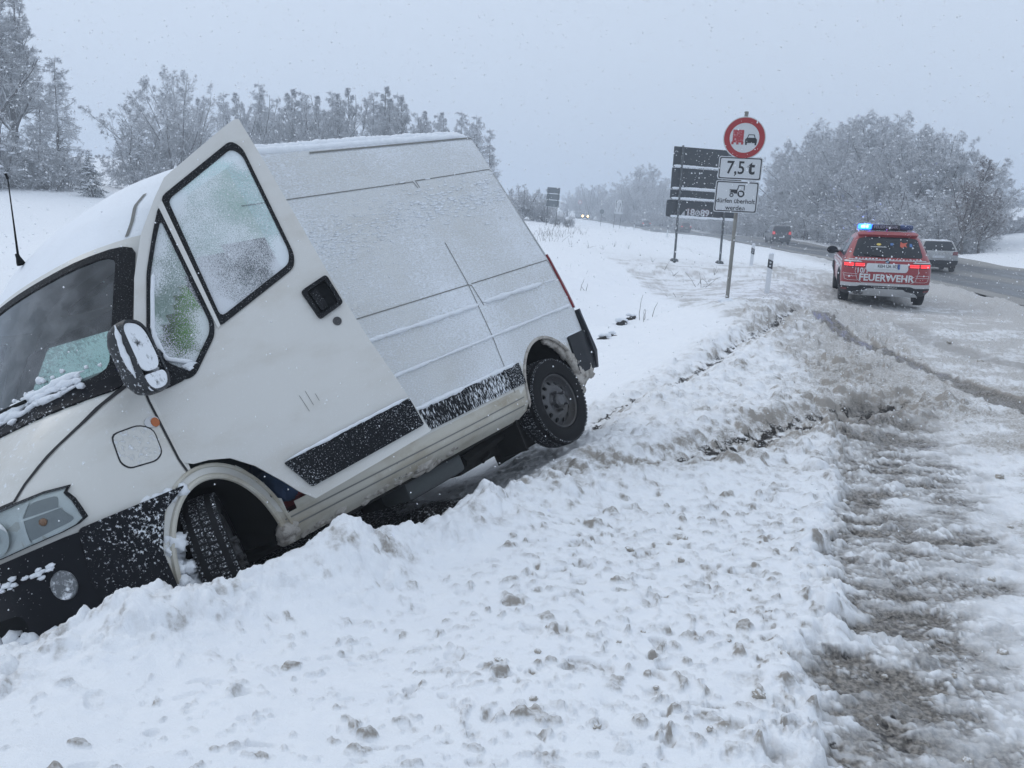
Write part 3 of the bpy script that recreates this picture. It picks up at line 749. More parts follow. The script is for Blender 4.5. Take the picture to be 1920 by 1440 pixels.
def ell(cx, cy, rx, ry, n=28, a0=0, a1=2 * math.pi):
    t = np.linspace(a0, a1, n, endpoint=abs(a1 - a0) < 6.2); return [(cx + rx * math.cos(q), cy + ry * math.sin(q)) for q in t]

def wheel_parts(root, c, r, wid, rim, sg, yaw=0.0, lite=False, name='wheel'):
    """steel wheel: tyre, rim with slots, hub; sg = +1 for the left side"""
    wr = bpy.data.objects.new(name, None); COL.objects.link(wr); wr.parent = root; wr.location = c; wr.rotation_euler = (0, 0, yaw)
    n = 24 if lite else 56; h = wid / 2
    t = MB(); t.lathe([(rim, -h * .8), (r * .86, -h), (r * .96, -h * .88), (r, -h * .6), (r, h * .6), (r * .96, h * .88), (r * .86, h), (rim * 1.04, h * .92), (rim, h * .78)], (0, 0, 0), 1, n)
    if not lite:                                  # tread blocks and shoulder lugs
        rb = np.random.default_rng(3)
        for row, (y0, wy) in enumerate(((-.36, .22), (-.12, .2), (.12, .2), (.36, .22))):
            for k in range(64):
                rr_ = r - .003 - (.010 if row in (0, 3) else 0); a = (k + .5 * (row % 2)) / 64 * 2 * math.pi; ca, sa = math.cos(a), math.sin(a); Mx = np.array([[ca, 0, -sa], [0, 1, 0], [sa, 0, ca]])
                t.box((ca * rr_, y0 * wid, sa * rr_), (.012, wid * wy, .021 * (r / .33)), Mx, 1)
    t.build('tyre', [M['rubber'], M['tread']], wr)
    k = MB(); f = sg
    k.lathe([(rim, f * h * .80), (rim * .97, f * h * .86), (rim * .93, f * h * .78), (rim * .90, f * h * .45), (rim * .84, f * h * .30)], (0, 0, 0), 1, n)
    if lite:
        k.lathe([(rim * .84, f * h * .3), (rim * .2, f * h * .6), (.001, f * h * .6)], (0, 0, 0), 1, n)
    else:
        fn = lambda a, b, off=0.0: np.stack([np.asarray(a), f * (h * .30 + .035 * np.exp(-((np.hypot(a, b) - rim * .50) / (rim * .22)) ** 2) + .02 * (np.hypot(a, b) < rim * .30) + off), np.asarray(b)], -1)
        holes = [ell(rim * .70 * math.cos(a), rim * .70 * math.sin(a), rim * .085, rim * .085, 10) for a in np.arange(12) * math.pi / 6]
        k.sheet(ell(0, 0, rim * .84, rim * .84, 48), fn, holes, step=.022, flip=f > 0, thick=.012)
        k.lathe([(rim * .95, -f * h * .4), (rim * .1, -f * h * .4)], (0, 0, 0), 1, 24, 1)
        for a in np.arange(5) * 2 * math.pi / 5: k.lathe([(.011, f * h * .2), (.011, f * (h * .3 + .075)), (.0, f * (h * .3 + .078))], (rim * .34 * math.cos(a), 0, rim * .34 * math.sin(a)), 1, 8, 2)
        k.lathe([(.05, f * h * .3), (.05, f * (h * .3 + .055)), (.035, f * (h * .3 + .07)), (0, f * (h * .3 + .07))], (0, 0, 0), 1, 20, 2)
    k.build('rim', [M['steel'], M['black'], M['steel']], wr)
    return wr

# ------------------------------------------------------------------ the van in the ditch
VAN_ROT = (R(23.80), R(8.26), R(-124.28)); VAN_LOC = (-.221, 6.655, -.349)
prof = lambda z: 1 - .084 * np.maximum(0, z - .95) - .083 * np.maximum(0, z - 1.35)
def build_van():
    root = empty('delivery_van', VAN_LOC, 0, 'white high-roof delivery van tilted nose-down in the snowy ditch with its cab door open', 'van')
    root.rotation_euler = VAN_ROT
    rows = [(0.34, -0.61, 3.66, 0.9, 0.2, 0.15, 0.3, 0.25, 0.04, 0.15),
            (0.4, -0.72, 3.76, 0.985, 0.2, 0.15, 0.3, 0.25, 0.04, 0.15),
            (0.46, -0.75, 3.8, 1.0, 0.2, 0.15, 0.3, 0.25, 0.04, 0.15),
            (0.95, -0.77, 3.8, 1.0, 0.2, 0.15, 0.3, 0.25, 0.04, 0.15),
            (1.05, -0.77, 3.73, 1.0, 0.2, 0.15, 0.3, 0.25, 0.04, 0.16),
            (1.17, -0.765, 3.66, 1.0, 0.2, 0.15, 0.3, 0.25, 0.04, 0.18),
            (1.3, -0.755, 3.53, 1.0, 0.2, 0.15, 0.3, 0.25, 0.04, 0.22),
            (1.38, -0.75, 3.42, 1.0, 0.2, 0.15, 0.3, 0.25, 0.04, 0.25),
            (2.05, -0.69, 2.97, 1.0, 0.2, 0.15, 0.22, 0.25, 0.04, 0.25),
            (2.25, -0.67, 2.78, 1.0, 0.2, 0.15, 0.3, 0.25, 0.04, 0.28),
            (2.38, -0.66, 2.58, 1.0, 0.2, 0.15, 0.4, 0.3, 0.04, 0.3),
            (2.46, -0.65, 2.4, 0.775, 0.2, 0.15, 0.4, 0.3, 0.04, 0.3),
            (2.5, -0.595, 2.25, 0.745, 0.2, 0.15, 0.4, 0.3, 0.04, 0.3),
            (2.53, -0.575, 2.05, 0.68, 0.12, 0.12, 0.4, 0.3, 0.04, 0.3),
            (2.55, -0.525, 1.8, 0.55, 0.15, 0.15, 0.4, 0.25, 0.04, 0.3),
            (2.56, -0.445, 1.5, 0.36, 0.15, 0.15, 0.4, 0.2, 0.04, 0.3)]
    V = Shell(rows, prof)
    zs = np.concatenate([np.linspace(.34, 1.1, 20), np.linspace(1.1, 2.38, 30)[1:], [2.42, 2.46, 2.48, 2.50, 2.515, 2.53, 2.54, 2.55, 2.56]])
    AR = [(-.01, .38, .37, .43), (2.875, .38, .300, .445)]
    xs = np.unique(np.concatenate([np.linspace(-.54, 3.36, 66)] + [cx + ax * np.cos(np.linspace(0, math.pi, 29)) for cx, _, ax, _ in AR]))
    v, f, fk, k, m = V.grid(zs, xs, AR, 1.1)
    RWIN = [(1.98, 1.45), (2.80, 1.45), (2.42, 1.95), (1.98, 1.97)]
    F, MI = [], []
    dtop = lambda x: np.interp(x, [1.85, 2.3, 2.95], [1.95, 1.9, 1.38])
    for q, (kd, r) in zip(f, fk):
        c = v[list(q)].mean(0)
        if kd == 2 and 1.45 < c[2] < 2.01 and abs(c[1]) < .918 - (c[2] - 1.435) * .186: continue            # windscreen
        if kd == 1 and c[1] > 0 and 1.84 < c[0] < 2.90 and np.interp(c[0], [1.85, 2.5], [.62, .51]) < c[2] < dtop(c[0]):   # door opening
            if not (abs(c[0] - 2.875) < .362 and c[2] < .38 + .508 * math.sqrt(max(0, 1 - ((c[0] - 2.875) / .362) ** 2))): continue
        if kd == 1 and c[1] < 0 and 1.93 < c[0] < 2.88 and 1.41 < c[2] < min(2.0, 2.02 - (c[0] - 2.35) * 1.05): continue                # far side window
        mi = 0
        if c[1] > .3 and c[0] < 1.86 and c[2] > .70 and kd in (0, 1): mi = 1
        if c[2] < .535 and kd == 1: mi = 2
        if c[2] > 2.44: mi = 3
        if kd == 2 and c[2] > 2.06: mi = 3
        F.append(q); MI.append(mi)
    link('body_shell', np_mesh('body_shell', v, F, [M['paint'], M['side_snow'], M['sill'], M['snowcap']], MI, True, 50), root)
    SD = V.side
    P = lambda *a: MB().sheet(*a)
    # arches: rolled lips, inner liners
    for cx, cz, ax, az in AR:
        lip = MB(); a = np.linspace(0, math.pi, 40)
        lip.tube(SD(cx + ax * np.cos(a), cz + az * np.sin(a), .002), .012 if cx < 1 else .015, 8)
        if cx > 1: lip.tube(SD(cx + (ax + .055) * np.cos(a), cz + (az + .055) * np.sin(a), .003), .010, 8)
        lip.build('arch_lip', [M['muck'] if cx < 1 else M['sill']], root)
        ln = MB()
        for sg in (1, -1):
            pr = np.stack([cx + (ax + .012) * np.cos(a), a * 0 + sg * .99, cz + (az + .012) * np.sin(a)], 1); p2 = pr.copy(); p2[:, 1] = sg * .50; n = len(a)
            ln.add(np.concatenate([pr, p2]), [(i, i + 1, n + i + 1, n + i) for i in range(n - 1)]); ln.add(np.concatenate([p2, [[cx - ax, sg * .50, .05], [cx + ax, sg * .50, .05]]]), [tuple(range(n + 2))])
        ln.build('arch_liner', [M['under']], root)
    # underbody
    u = MB(); u.box((1.42, 0, .40), (1.96, 1.86, .05)); u.box((1.2, 0, .43), (3.4, .8, .05)); u.box((.66, .42, .27), (.55, .5, .22)); u.box((.80, .10, .24), (.9, .3, .2)); u.tube([(.3, .75, .30), (.9, .70, .24)], .04, 6); u.box((0, 0, .33), (.09, 1.6, .09)); u.box((1.6, -.3, .30), (1.6, .35, .2))
    for sg in (1, -1):
        u.box((.05, sg * .60, .36), (1.35, .06, .05)); u.tube([(.02, sg * .62, .30), (.15, sg * .64, .58)], .035, 8); u.box((.47, sg * .78, .27), (.02, .26, .30)); u.box((1.3, sg * .80, .37), (1.6, .2, .09))
    u.tube([(2.6, .25, .30), (1.6, .3, .28), (.5, .35, .3), (-.6, .4, .33)], .035, 8)
    u.tube([(.62, .70, .34), (.62, .70, .20), (.72, .70, .17)], .012, 6); u.tube([(.45, .60, .3), (.60, .55, .16), (.80, .6, .17)], .018, 6)
    u.build('underbody', [M['under']], root)
    tk = MB(); tk.box((1.32, .72, .27), (.55, .26, .13), bev=.03); tk.build('side_tank', [M['cabgrey']], root)
    # wheels
    wheel_parts(root, (0, .90, .33), .325, .19, .205, 1); wheel_parts(root, (0, -.90, .33), .325, .19, .205, -1)
    wheel_parts(root, (2.845, .83, .43), .318, .175, .205, 1, R(55)); wheel_parts(root, (2.85, -.84, .40), .325, .20, .205, -1, R(33))
    # seams, creases
    sm = MB()
    for p in ([(1.9, 2.145), (.43, 2.150), (.415, 2.10)], [(.395, 2.10), (.40, 2.155), (-.50, 2.168), (-.53, 2.14), (-.575, 1.38)], [(1.95, 1.333), (.46, 1.338), (.43, 1.325), (.405, 1.17)],
              [(.425, 1.338), (-.555, 1.345), (-.575, 1.32), (-.59, 1.18)], [(.455, 1.67), (.46, 1.30), (.475, .80), (.475, .53)], [(-.53, 2.44), (-.555, 2.168), (-.595, 1.40)]):
        ribbon(sm, SD, p, .007, .0025)
    ribbon(sm, SD, [(1.2, 2.44), (-.52, 2.452)], .012, .003)
    ribbon(sm, SD, [(2.55, .475), (1.0, .47), (.40, .475)], .008, .0025); ribbon(sm, SD, [(2.5, .43), (1.0, .425), (.42, .42)], .008, .0025)
    ribbon(sm, SD, [(1.66, .47), (1.65, .38)], .01, .0025); ribbon(sm, SD, [(1.72, .47), (1.71, .38)], .01, .0025)
    sm.build('panel_seam', [M['seam']], root)
    sm = MB()
    bp_ = [(.955, 1.352), (.935, 1.25), (.905, 1.167), (.865, 1.09), (.845, 1.035)]
    for sg in (1, -1): ribbon(sm, V.front, [(sg * a, b) for a, b in bp_], .012, .003)
    ribbon(sm, V.front, [(.845, 1.035), (.4, 1.03), (-.4, 1.03), (-.845, 1.035)], .012, .003)
    ribbon(sm, SD, [(2.94, 1.40), (2.952, 1.25), (2.945, .95), (2.93, .885)], .012, .003)
    sm.build('bonnet_seam', [M['seam_dark']], root)
    # caught snow on the creases of the side
    rd = MB()
    for p, r_, sd_ in (([(1.6, 1.188), (1.0, 1.185), (.44, 1.186)], .014, 1), ([(.41, 1.190), (0, 1.187), (-.35, 1.184)], .018, 2), ([(-.35, 1.184), (-.56, 1.182)], .006, 12), ([(1.6, .94), (.8, .947), (-.2, .952), (-.57, .953)], .0105, 3),
                       ([(1.5, .705), (.9, .707), (.34, .712)], .015, 4), ([(-.33, .735), (-.60, .74)], .012, 5)):
        lumpy(rd, SD(np.array(p)[:, 0], np.array(p)[:, 1], .006), r_, sd_, 7, .55, 9)
    rd.build('snow_ridge', [M['ridge']], root, True, None)['kind'] = 'stuff'
    rd = MB()                                      # torn crust blown high up the rear panel
    for i in range(620):
        x0 = rng.uniform(-.53, 1.65); zc = 2.00 - .02 * x0 - .10 * max(0, x0 - .3); z0 = zc + rng.normal(-.02, .075) - .04 * rng.random() * (x0 < .5)
        blob(rd, SD(x0, z0, .001), rng.uniform(.003, .011) * (1.25 if x0 < .6 else .8), 1000 + i, 1, .6, (rng.uniform(1.2, 4.0), .5, .55))
    for i in range(160): blob(rd, SD(rng.uniform(-.5, 1.6), rng.uniform(1.4, 2.4), .001), rng.uniform(.003, .007), 1600 + i, 1, .5, (1.5, .5, .8))
    rd.build('snow_crust', [M['ridge']], root, True, None)['kind'] = 'stuff'
    # rub strips
    MB().sheet(rpoly([(.50, .560), (1.95, .556), (1.95, .700), (.50, .705)], .01), SD, (), .07, .016, .016, 0, True).build('rub_strip', [M['strip_snow']], root)
    MB().sheet(rpoly([(.335, .560), (.485, .560), (.485, .705), (.325, .710)], .01), SD, (), .07, .016, .016, 0, True).build('rub_strip', [M['strip']], root)
    MB().sheet(rpoly([(-.335, .44), (-.60, .44), (-.63, .735), (-.36, .735)], .015), SD, (), .06, .018, .018).build('rub_strip', [M['rear_plastic']], root)
    # tail light and rear bumper (wraps the corner)
    for sg in (1, -1):
        MB().sheet(rpoly([(-.612, .925), (-.745, .920), (-.730, 1.385), (-.598, 1.39)], .012), lambda a, b, o=0.: SD(a, b, o, sg), (), .03, .014, .014, 0, sg < 0).build('tail_light', [M['redlens']], root)
    b = MB(); ys = np.linspace(-.93, .93, 13); poly = [(-.995, .42), (.995, .42), (.995, .90), (.86, .90), (.84, .56), (-.84, .56), (-.86, .90), (-.995, .90)]
    B = Shell([(.40, -.78, 3.8, .985, .22, .16, .3, .25, .04, .15), (.55, -.825, 3.8, 1.01, .22, .16, .3, .25, .04, .15), (.90, -.815, 3.8, 1.005, .22, .16, .3, .25, .04, .15)], None)
    b.sheet(rpoly(poly, .03), lambda a, c, o=0.: B.rear(a, c, o), (), .05, .02, .06, 0, True)
    b.sheet(rpoly([(-.60, .43), (-.74, .43), (-.77, .895), (-.655, .90)], .01), lambda a, c, o=0.: B.side(a, c, o), (), .04, .018, .05, 0)
    b.build('rear_bumper', [M['rear_plastic']], root)
    bd = MB()                                       # rear doors
    bd.sheet(rpoly([(-.84, .58), (-.005, .58), (-.005, 2.4), (-.66, 2.4), (-.80, 1.4)], .04), V.rear, (), .1, .012, .012, 0, True); bd.build('rear_door', [M['paint']], root)
    bd = MB(); bd.sheet(rpoly([(.84, .58), (.005, .58), (.005, 2.4), (.66, 2.4), (.80, 1.4)], .04), V.rear, (), .1, .012, .012, 0); bd.build('rear_door', [M['paint']], root)
    # packed slush hanging in the rear arch, on the sill and in front of the front wheel
    mk = MB()
    for i, a in enumerate(np.linspace(.05, 1.25, 22)):
        a2 = math.pi - a; blob(mk, SD(-.01 + .36 * math.cos(a2), .38 + .42 * math.sin(a2), -.02 if i > 9 else .0) + np.array([0, -.02, 0]), .050 - .0012 * i, i, 2, .4, (1, .9, 1.2))
    for i in range(26): blob(mk, SD(-rng.uniform(.33, .58), rng.uniform(.30, .44), -.03) + rng.normal(0, .012, 3), rng.uniform(.03, .06), 30 + i, 2, .45, (1, .8, 1.2))
    mk.build('packed_slush', [M['muck']], root, True, None)['kind'] = 'stuff'
    mk = MB()
    for i in range(60):
        x0 = rng.uniform(1.0, 2.45); blob(mk, SD(x0, .365 + rng.uniform(-.02, .025), -.015) + rng.normal(0, .008, 3), rng.uniform(.015, .038) * (1.2 if 1.2 < x0 < 1.6 else .9), 90 + i, 2, .45, (1.6, .7, .9))
    for i in range(14): blob(mk, SD(2.545 + rng.uniform(-.04, .03), .40 + rng.uniform(-.05, .06), -.01), rng.uniform(.02, .045), 160 + i, 2, .4)
    mk.build('packed_slush', [M['muck']], root, True, None)['kind'] = 'stuff'
    mk = MB()
    for i in range(90): blob(mk, (3.135 + rng.uniform(-.06, .04), .93 + rng.uniform(-.08, .07), rng.uniform(.32, .66)), rng.uniform(.015, .05), 200 + i, 3, .6)
    for i in range(14): blob(mk, (3.02 + rng.uniform(-.05, .16), .99 + rng.uniform(-.02, .02), .815 + rng.uniform(-.015, .02)), rng.uniform(.018, .035), 260 + i, 2, .45)
    mk.build('packed_slush', [M['ridge']], root, True, None)['kind'] = 'stuff'
    # snow on roof
    rs = MB()
    lumpy(rs, V.side(np.linspace(-.52, 1.95, 12), np.full(12, 2.482), .0), .026, 300, 10, .3, 2.0); lumpy(rs, V.side(np.linspace(-.5, 1.95, 12), np.full(12, 2.505), .004), .028, 301, 10, .35, 2.6)
    rs.build('roof_snow', [M['snowcap']], root, True, None)['kind'] = 'stuff'
    # windscreen, its rubber, cowl and caught snow
    wo = rpoly([(-.945, 1.395), (.945, 1.395), (.835, 2.035), (-.835, 2.035)], .06); wi = rpoly([(-.905, 1.435), (.905, 1.435), (.800, 2.000), (-.800, 2.000)], .05)
    MB().sheet(wo, V.front, [wi], .05, .008, .012).build('windscreen_seal', [M['seal']], root)
    MB().sheet(inset(wi, -.012), V.front, (), .07, .002).build('windscreen', [M['screen']], root)
    cw = MB(); cw.sheet(rpoly([(-.955, 1.345), (.955, 1.345), (.93, 1.41), (-.93, 1.41)], .02), V.front, (), .05, .011, .012)
    cw.build('cowl', [M['plastic']], root)
    for y0, y1 in ((.62, -.02), (-.1, -.75)):
        wp = MB(); wp.tube(V.front(np.linspace(y0, y1, 8), np.linspace(1.435, 1.455, 8), .035), .009, 6); wp.tube(V.front(np.linspace(y0 - .3, y1 + .1, 8), np.linspace(1.40, 1.45, 8), .05), .012, 6); wp.build('wiper', [M['black']], root)
    ws = MB()
    for i, (za, zb, r_) in enumerate(((1.415, 1.45, .020), (1.43, 1.475, .016), (1.40, 1.425, .018))): lumpy(ws, V.front(np.linspace(.15 + .1 * i, .84, 9), np.linspace(za, zb, 9) + rng.normal(0, .006, 9), .014), r_, 880 + i, 9, .75, 14)
    for i in range(70):
        y0 = rng.uniform(.10, .85); blob(ws, V.front(y0, 1.42 + rng.uniform(-.015, .06) * (1 - .5 * abs(y0 - .5)), rng.uniform(.010, .022)), rng.uniform(.005, .017), 320 + i, 2, .6, (rng.uniform(.7, 1.1), rng.uniform(1, 2.0), rng.uniform(.6, 1)))
    for i in range(26): blob(ws, V.front(rng.uniform(-.8, .55), 1.395 + rng.uniform(-.03, .03), .02), rng.uniform(.018, .035), 390 + i, 2, .4, (1, 1.7, .7))
    for i in range(7): blob(ws, V.front(.58 + .05 * i + rng.uniform(-.02, .02), 1.49 + rng.uniform(-.02, .03), .012), rng.uniform(.008, .02), 430 + i, 2, .6)
    ws.build('caught_snow', [M['ridge']], root, True, None)['kind'] = 'stuff'
    ar = MB(); a0 = V.front(.06, 2.24, .01); ar.lathe([(.022, 0), (.020, .015), (.012, .04), (.010, .06), (0, .06)], a0, 2, 12); ar.tube([a0 + (0, 0, .04), a0 + (-.06, 0, .26), a0 + (-.12, 0, .48)], [.0065, .004, .003], 6); ar.lathe([(0, 0), (.007, .0), (.007, .03), (0, .03)], a0 + (-.12, 0, .48), 2, 8)
    ar.build('aerial', [M['black']], root)
    ga = MB()
    ribbon(ga, V.front, [(.80, 2.08), (.775, 2.16), (.745, 2.24), (.71, 2.32)], .008, .004, 0, .03)
    ga.build('roof_channel', [M['seam']], root)
    # headlamps
    for sg in (1, -1):
        FS = (lambda s_: (lambda a, c, o=0.: V.front(np.asarray(a) * s_, c, o)))(sg)
        ho = [(.42, .842), (.80, .838), (.965, .846), (.9932, .860), (.9920, .92), (.9885, .990), (.980, 1.012), (.93, 1.026), (.80, 1.022), (.42, 1.0)]
        sy_ = [(float(V._sy(np.array([x_]), np.array([z_]))[0]), z_) for x_, z_ in ((3.418, .868), (3.424, .91), (3.432, .955), (3.445, .995))]
        ho = [(.42, .842), (.80, .838), (.965, .846), (.985, .853)] + sy_ + [(.975, 1.014), (.93, 1.026), (.80, 1.022), (.42, 1.0)]
        hi = inset(ho, .004)
        lamp_ = MB(); lamp_.sheet(ho, FS, [hi], .04, .016, .02, 0, sg < 0); fr = lamp_.build('headlight', [M['seal']], root)
        rf = MB(); rf.sheet(hi, FS, (), .05, .002, 0, 0, sg < 0)
        for yc, rc in ((.80, .078), (.60, .075)):
            o = V.front(sg * yc, .93, .004); n = V.front(sg * yc, .93, .05) - o; n /= np.linalg.norm(n); uu = np.cross((0, 0, 1), n); uu /= np.linalg.norm(uu); vv = np.cross(n, uu)
            t_ = np.linspace(0, 2 * math.pi, 24, endpoint=False); pr = [(rc, .014), (rc * .9, .004), (rc * .6, .0), (rc * .3, .004)]
            VV = np.concatenate([o + n * h_ + r_ * (np.cos(t_)[:, None] * uu + np.sin(t_)[:, None] * vv) for r_, h_ in pr])
            rf.add(VV, [(i * 24 + j, i * 24 + (j + 1) % 24, (i + 1) * 24 + (j + 1) % 24, (i + 1) * 24 + j) for i in range(3) for j in range(24)])
            rf.tube([o, o + n * .03], .016, 8, 1); rf.box(o + n * .03 + uu * .0, (.02, .03, .055), None, 2)
        rf.sheet(rpoly([(.895, .86), (.985, .875), (.962, .995), (.905, 1.005)], .015), FS, (), .03, .006, .004, 3, sg < 0)
        ribbon(rf, FS, [(.893, .853), (.897, 1.01)], .012, .012, 0); ribbon(rf, FS, [(.9, .95), (.975, .945)], .004, .012, 0)
        blob(rf, V.front(sg * .940, .915, .012), .017, 3, 2, .1, mi=4)
        rf.build('reflector', [M['chrome'], M['chrome'], M['cabgrey'], plain('lamp_grey_%d' % (sg > 0), (.30, .32, .33), .3), M['amber_dim']], fr)
        MB().sheet(hi, FS, (), .05, .018, 0, 0, sg < 0).build('lens', [M['lens']], fr)
    # front bumper with fog lamp and lower opening; snow-spattered end piece
    bo = rpoly([(-1, .36), (1, .36), (.998, .60), (.993, .826), (.60, .818), (-.60, .818), (-.993, .826), (-.998, .60)], .03)
    hol = [rpoly([(.30, .50), (.80, .525), (.79, .60), (.30, .605)], .03), rpoly([(-.30, .50), (-.80, .525), (-.79, .60), (-.30, .605)], .03)]
    fb = MB(); fb.sheet(bo, V.front, hol, .05, .028, .03); fb.sheet(inset(hol[0], -.01), V.front, (), .08, .002, 0, 1); fb.sheet(inset(hol[1], -.01), V.front, (), .08, .002, 0, 1)
    ribbon(fb, V.front, [(-.98, .455), (.98, .455)], .03, .045, 0)
    fbo = fb.build('front_bumper', [M['plastic'], M['black']], root)
    e_ = MB(); e_.sheet(rpoly([(3.20, .34), (3.45, .34), (3.50, .60), (3.47, .835), (2.98, .832), (3.12, .76), (3.20, .60)], .02), SD, (), .04, .032, .03, 0, True); e_.build('bumper_end', [M['bumper_snow']], root)
    fg = MB(); o = V.front(.93, .645, .028); n = V.front(.93, .645, .1) - o; n /= np.linalg.norm(n); uu = np.cross((0, 0, 1), n); uu /= np.linalg.norm(uu); vv = np.cross(n, uu); t_ = np.linspace(0, 2 * math.pi, 22, endpoint=False)
    VV = np.concatenate([o + n * h_ + r_ * (np.cos(t_)[:, None] * uu * .8 + np.sin(t_)[:, None] * vv) for r_, h_ in ((.062, .0), (.058, .012), (.05, .012), (.03, .016), (.001, .017))])
    fg.add(VV, [(i * 22 + j, i * 22 + (j + 1) % 22, (i + 1) * 22 + (j + 1) % 22, (i + 1) * 22 + j) for i in range(4) for j in range(22)]); fg.build('fog_lamp', [frosted('snowed_fog_lamp', (.12, .13, .14), .3, .46, .66, 38)], fbo)
    bs = MB()
    for i in range(40): blob(bs, V.front(rng.uniform(.55, .99), .47 + rng.uniform(-.025, .02), .06) , rng.uniform(.012, .035), 500 + i, 2, .5, (1, 1.8, .6))
    for i in range(24): blob(bs, V.front(rng.uniform(.70, .93), .73 + rng.normal(0, .012), .032), rng.uniform(.006, .016), 560 + i, 2, .5, (1, 1.8, .7))
    for i in range(30): blob(bs, V.front(rng.uniform(.3, .8), .50 + rng.uniform(-.02, .02), .03), rng.uniform(.015, .04), 600 + i, 2, .5)
    bs.build('bumper_snow', [M['ridge']], root, True, None)['kind'] = 'stuff'
    # fuel flap and repeater on the wing
    fp = rpoly([(3.18, 1.155), (3.05, 1.158), (2.995, 1.12), (3.005, 1.01), (3.045, .985), (3.17, .995), (3.195, 1.03)], .03)
    ff = MB(); ff.sheet(fp, SD, (), .05, .004, .004, 0, True); ff.sheet(inset(fp, -.007), SD, [fp], .02, .0015, 0, 1, True); ff.build('fuel_flap', [frosted('snow_grained_flap', (.60, .595, .565), .4, .5, .68, 45), M['seam_dark']], root)
    rp = MB(); rp.sheet(ell(2.985, 1.155, .036, .026, 20), SD, (), .02, .006, .006, 0, True); rp.sheet(ell(2.972, 1.148, .020, .022, 16), SD, (), .02, .010, .006, 1, True); rp.build('side_repeater', [M['silver'], M['amber']], root)
    # cab interior
    MB().sheet(inset(RWIN, -.10), lambda a, b, o=0.: V.side(a, b, o, -1), [RWIN], .06, .008, .02).build('window_seal', [M['seal']], root)
    MB().sheet(inset(RWIN, -.02), lambda a, b, o=0.: V.side(a, b, o, -1), (), .1, .002).build('side_window', [glassy('far_side_glass', (.70, .86, .82), .5, 60, lo=.45, hi=.7)], root)
    ci = MB(); ci.box((2.12, 0, .47), (.66, 1.7, .06)); ci.box((1.74, 0, 1.30), (.05, 1.60, 1.65)); ci.sheet([(1.76, .48), (2.97, .48), (2.97, 1.36), (2.55, 1.93), (1.76, 2.15)], lambda a, b, o=0.: V.side(a, b, o, -1), [RWIN], .10, -.03); ci.box((3.05, 0, 1.15), (.55, 1.75, .34), bev=.06); ci.box((3.2, 0, .85), (.2, 1.0, .4)); ci.box((1.95, 0, 2.1), (.7, 1.3, .04))
    ci.build('cab_interior', [M['cabdark']], root)
    for y0 in (.52, -.45):
        st = MB(); st.box((2.18, y0, .86), (.50, .52, .16), bev=.05); st.box((1.93, y0, 1.30), (.15, .50, .80), np.array(Matrix.Rotation(R(-10), 3, 'Y')), bev=.05); st.box((1.86, y0, 1.78), (.10, .26, .18), bev=.04); st.box((2.15, y0, .65), (.4, .42, .3)); st.build('cab_seat', [M['cabgrey']], root)
    sw = MB(); t_ = np.linspace(0, 2 * math.pi, 25); c = np.array((2.72, .5, 1.28)); Mr = np.array(Matrix.Rotation(R(-55), 3, 'Y')); ring = np.stack([.2 * np.cos(t_), .2 * np.sin(t_), 0 * t_], 1) @ Mr.T + c
    sw.tube(ring, .016, 8, caps=False); sw.tube([c, c + Mr @ np.array((0, 0, -.25))], .03, 8); sw.tube([ring[0], c, ring[12]], .014, 6); sw.build('steering_wheel', [M['black']], root)
    # open cab door
    TH, HX = R(28), 2.94
    def DF(s_, z, off=0.0):
        y = prof(np.asarray(z, float)) - 1 + off; s_ = np.asarray(s_, float); z = np.asarray(z, float)
        return np.stack(np.broadcast_arrays(HX - s_ * math.cos(TH) + y * math.sin(TH), .995 + s_ * math.sin(TH) + y * math.cos(TH), z), -1)
    door = bpy.data.objects.new('cab_door', None); COL.objects.link(door); door.parent = root
    arc = [(.05, .905), (.12, .895), (.21, .865), (.30, .785), (.39, .665), (.44, .59), (.50, .525)]
    ol = [(-.02, 1.30), (-.015, 1.1), (.01, .93)] + arc + [(.85, .562), (1.17, .60), (1.14, .75), (1.11, .90), (1.06, 1.15), (1.02, 1.40), (.985, 1.83), (.955, 2.19), (.925, 2.475), (.905, 2.48), (.84, 2.455), (.46, 2.275), (.38, 2.19), (.25, 2.03), (.14, 1.83), (.04, 1.58), (-.03, 1.43)]
    win = rpoly([(.405, 2.175), (.835, 2.365), (.875, 2.31), (.885, 1.70), (.855, 1.635), (.405, 1.475)], .035)
    qw = rpoly([(.375, 2.13), (.388, 1.50), (.365, 1.44), (.215, 1.295), (.16, 1.29), (.09, 1.40), (.09, 1.55), (.20, 1.83), (.30, 2.01)], .03)
    MB().sheet(ol, DF, [win, qw], .06, .0, .045, 0, True).build('door_panel', [M['paint_door']], door)
    dl = MB(); dl.sheet([(.02, 1.24), (.03, .95)] + [(q[0] + .015, q[1] + .015) for q in arc] + [(1.12, .63), (1.08, .90), (1.0, 1.40), (.975, 1.52), (.89, 1.60), (.40, 1.43), (.365, 1.40), (.215, 1.255)], DF, (), .09, -.05, .0, 0, False); dl.build('door_lining', [M['cabgrey']], door)
    def bulge(poly, d):
        p = np.array(poly); c = p.mean(0); return [tuple(q) for q in c + (p - c) * (1 + d / np.linalg.norm(p - c, axis=1).mean())]
    for nm, pl, mt in (('door_window', win, M['doorglass']), ('quarter_window', qw, M['quarterglass'])):
        fr = MB(); inn = bulge(pl, -.032); fr.sheet(bulge(pl, .006), DF, [inn], .03, .008, .02, 0, True); wo_ = fr.build(nm, [M['seal']], door)
        g = MB(); g.sheet(bulge(inn, .004), DF, (), .03, -.004, 0, 0, True); go = g.build('pane', [mt], wo_)
        vv = np.array([q.co[:] for q in go.data.vertices]); bd_ = np.array([DF(*q) for q in inn]); dmin = np.sqrt(((vv[:, None] - bd_[None]) ** 2).sum(-1)).min(1)
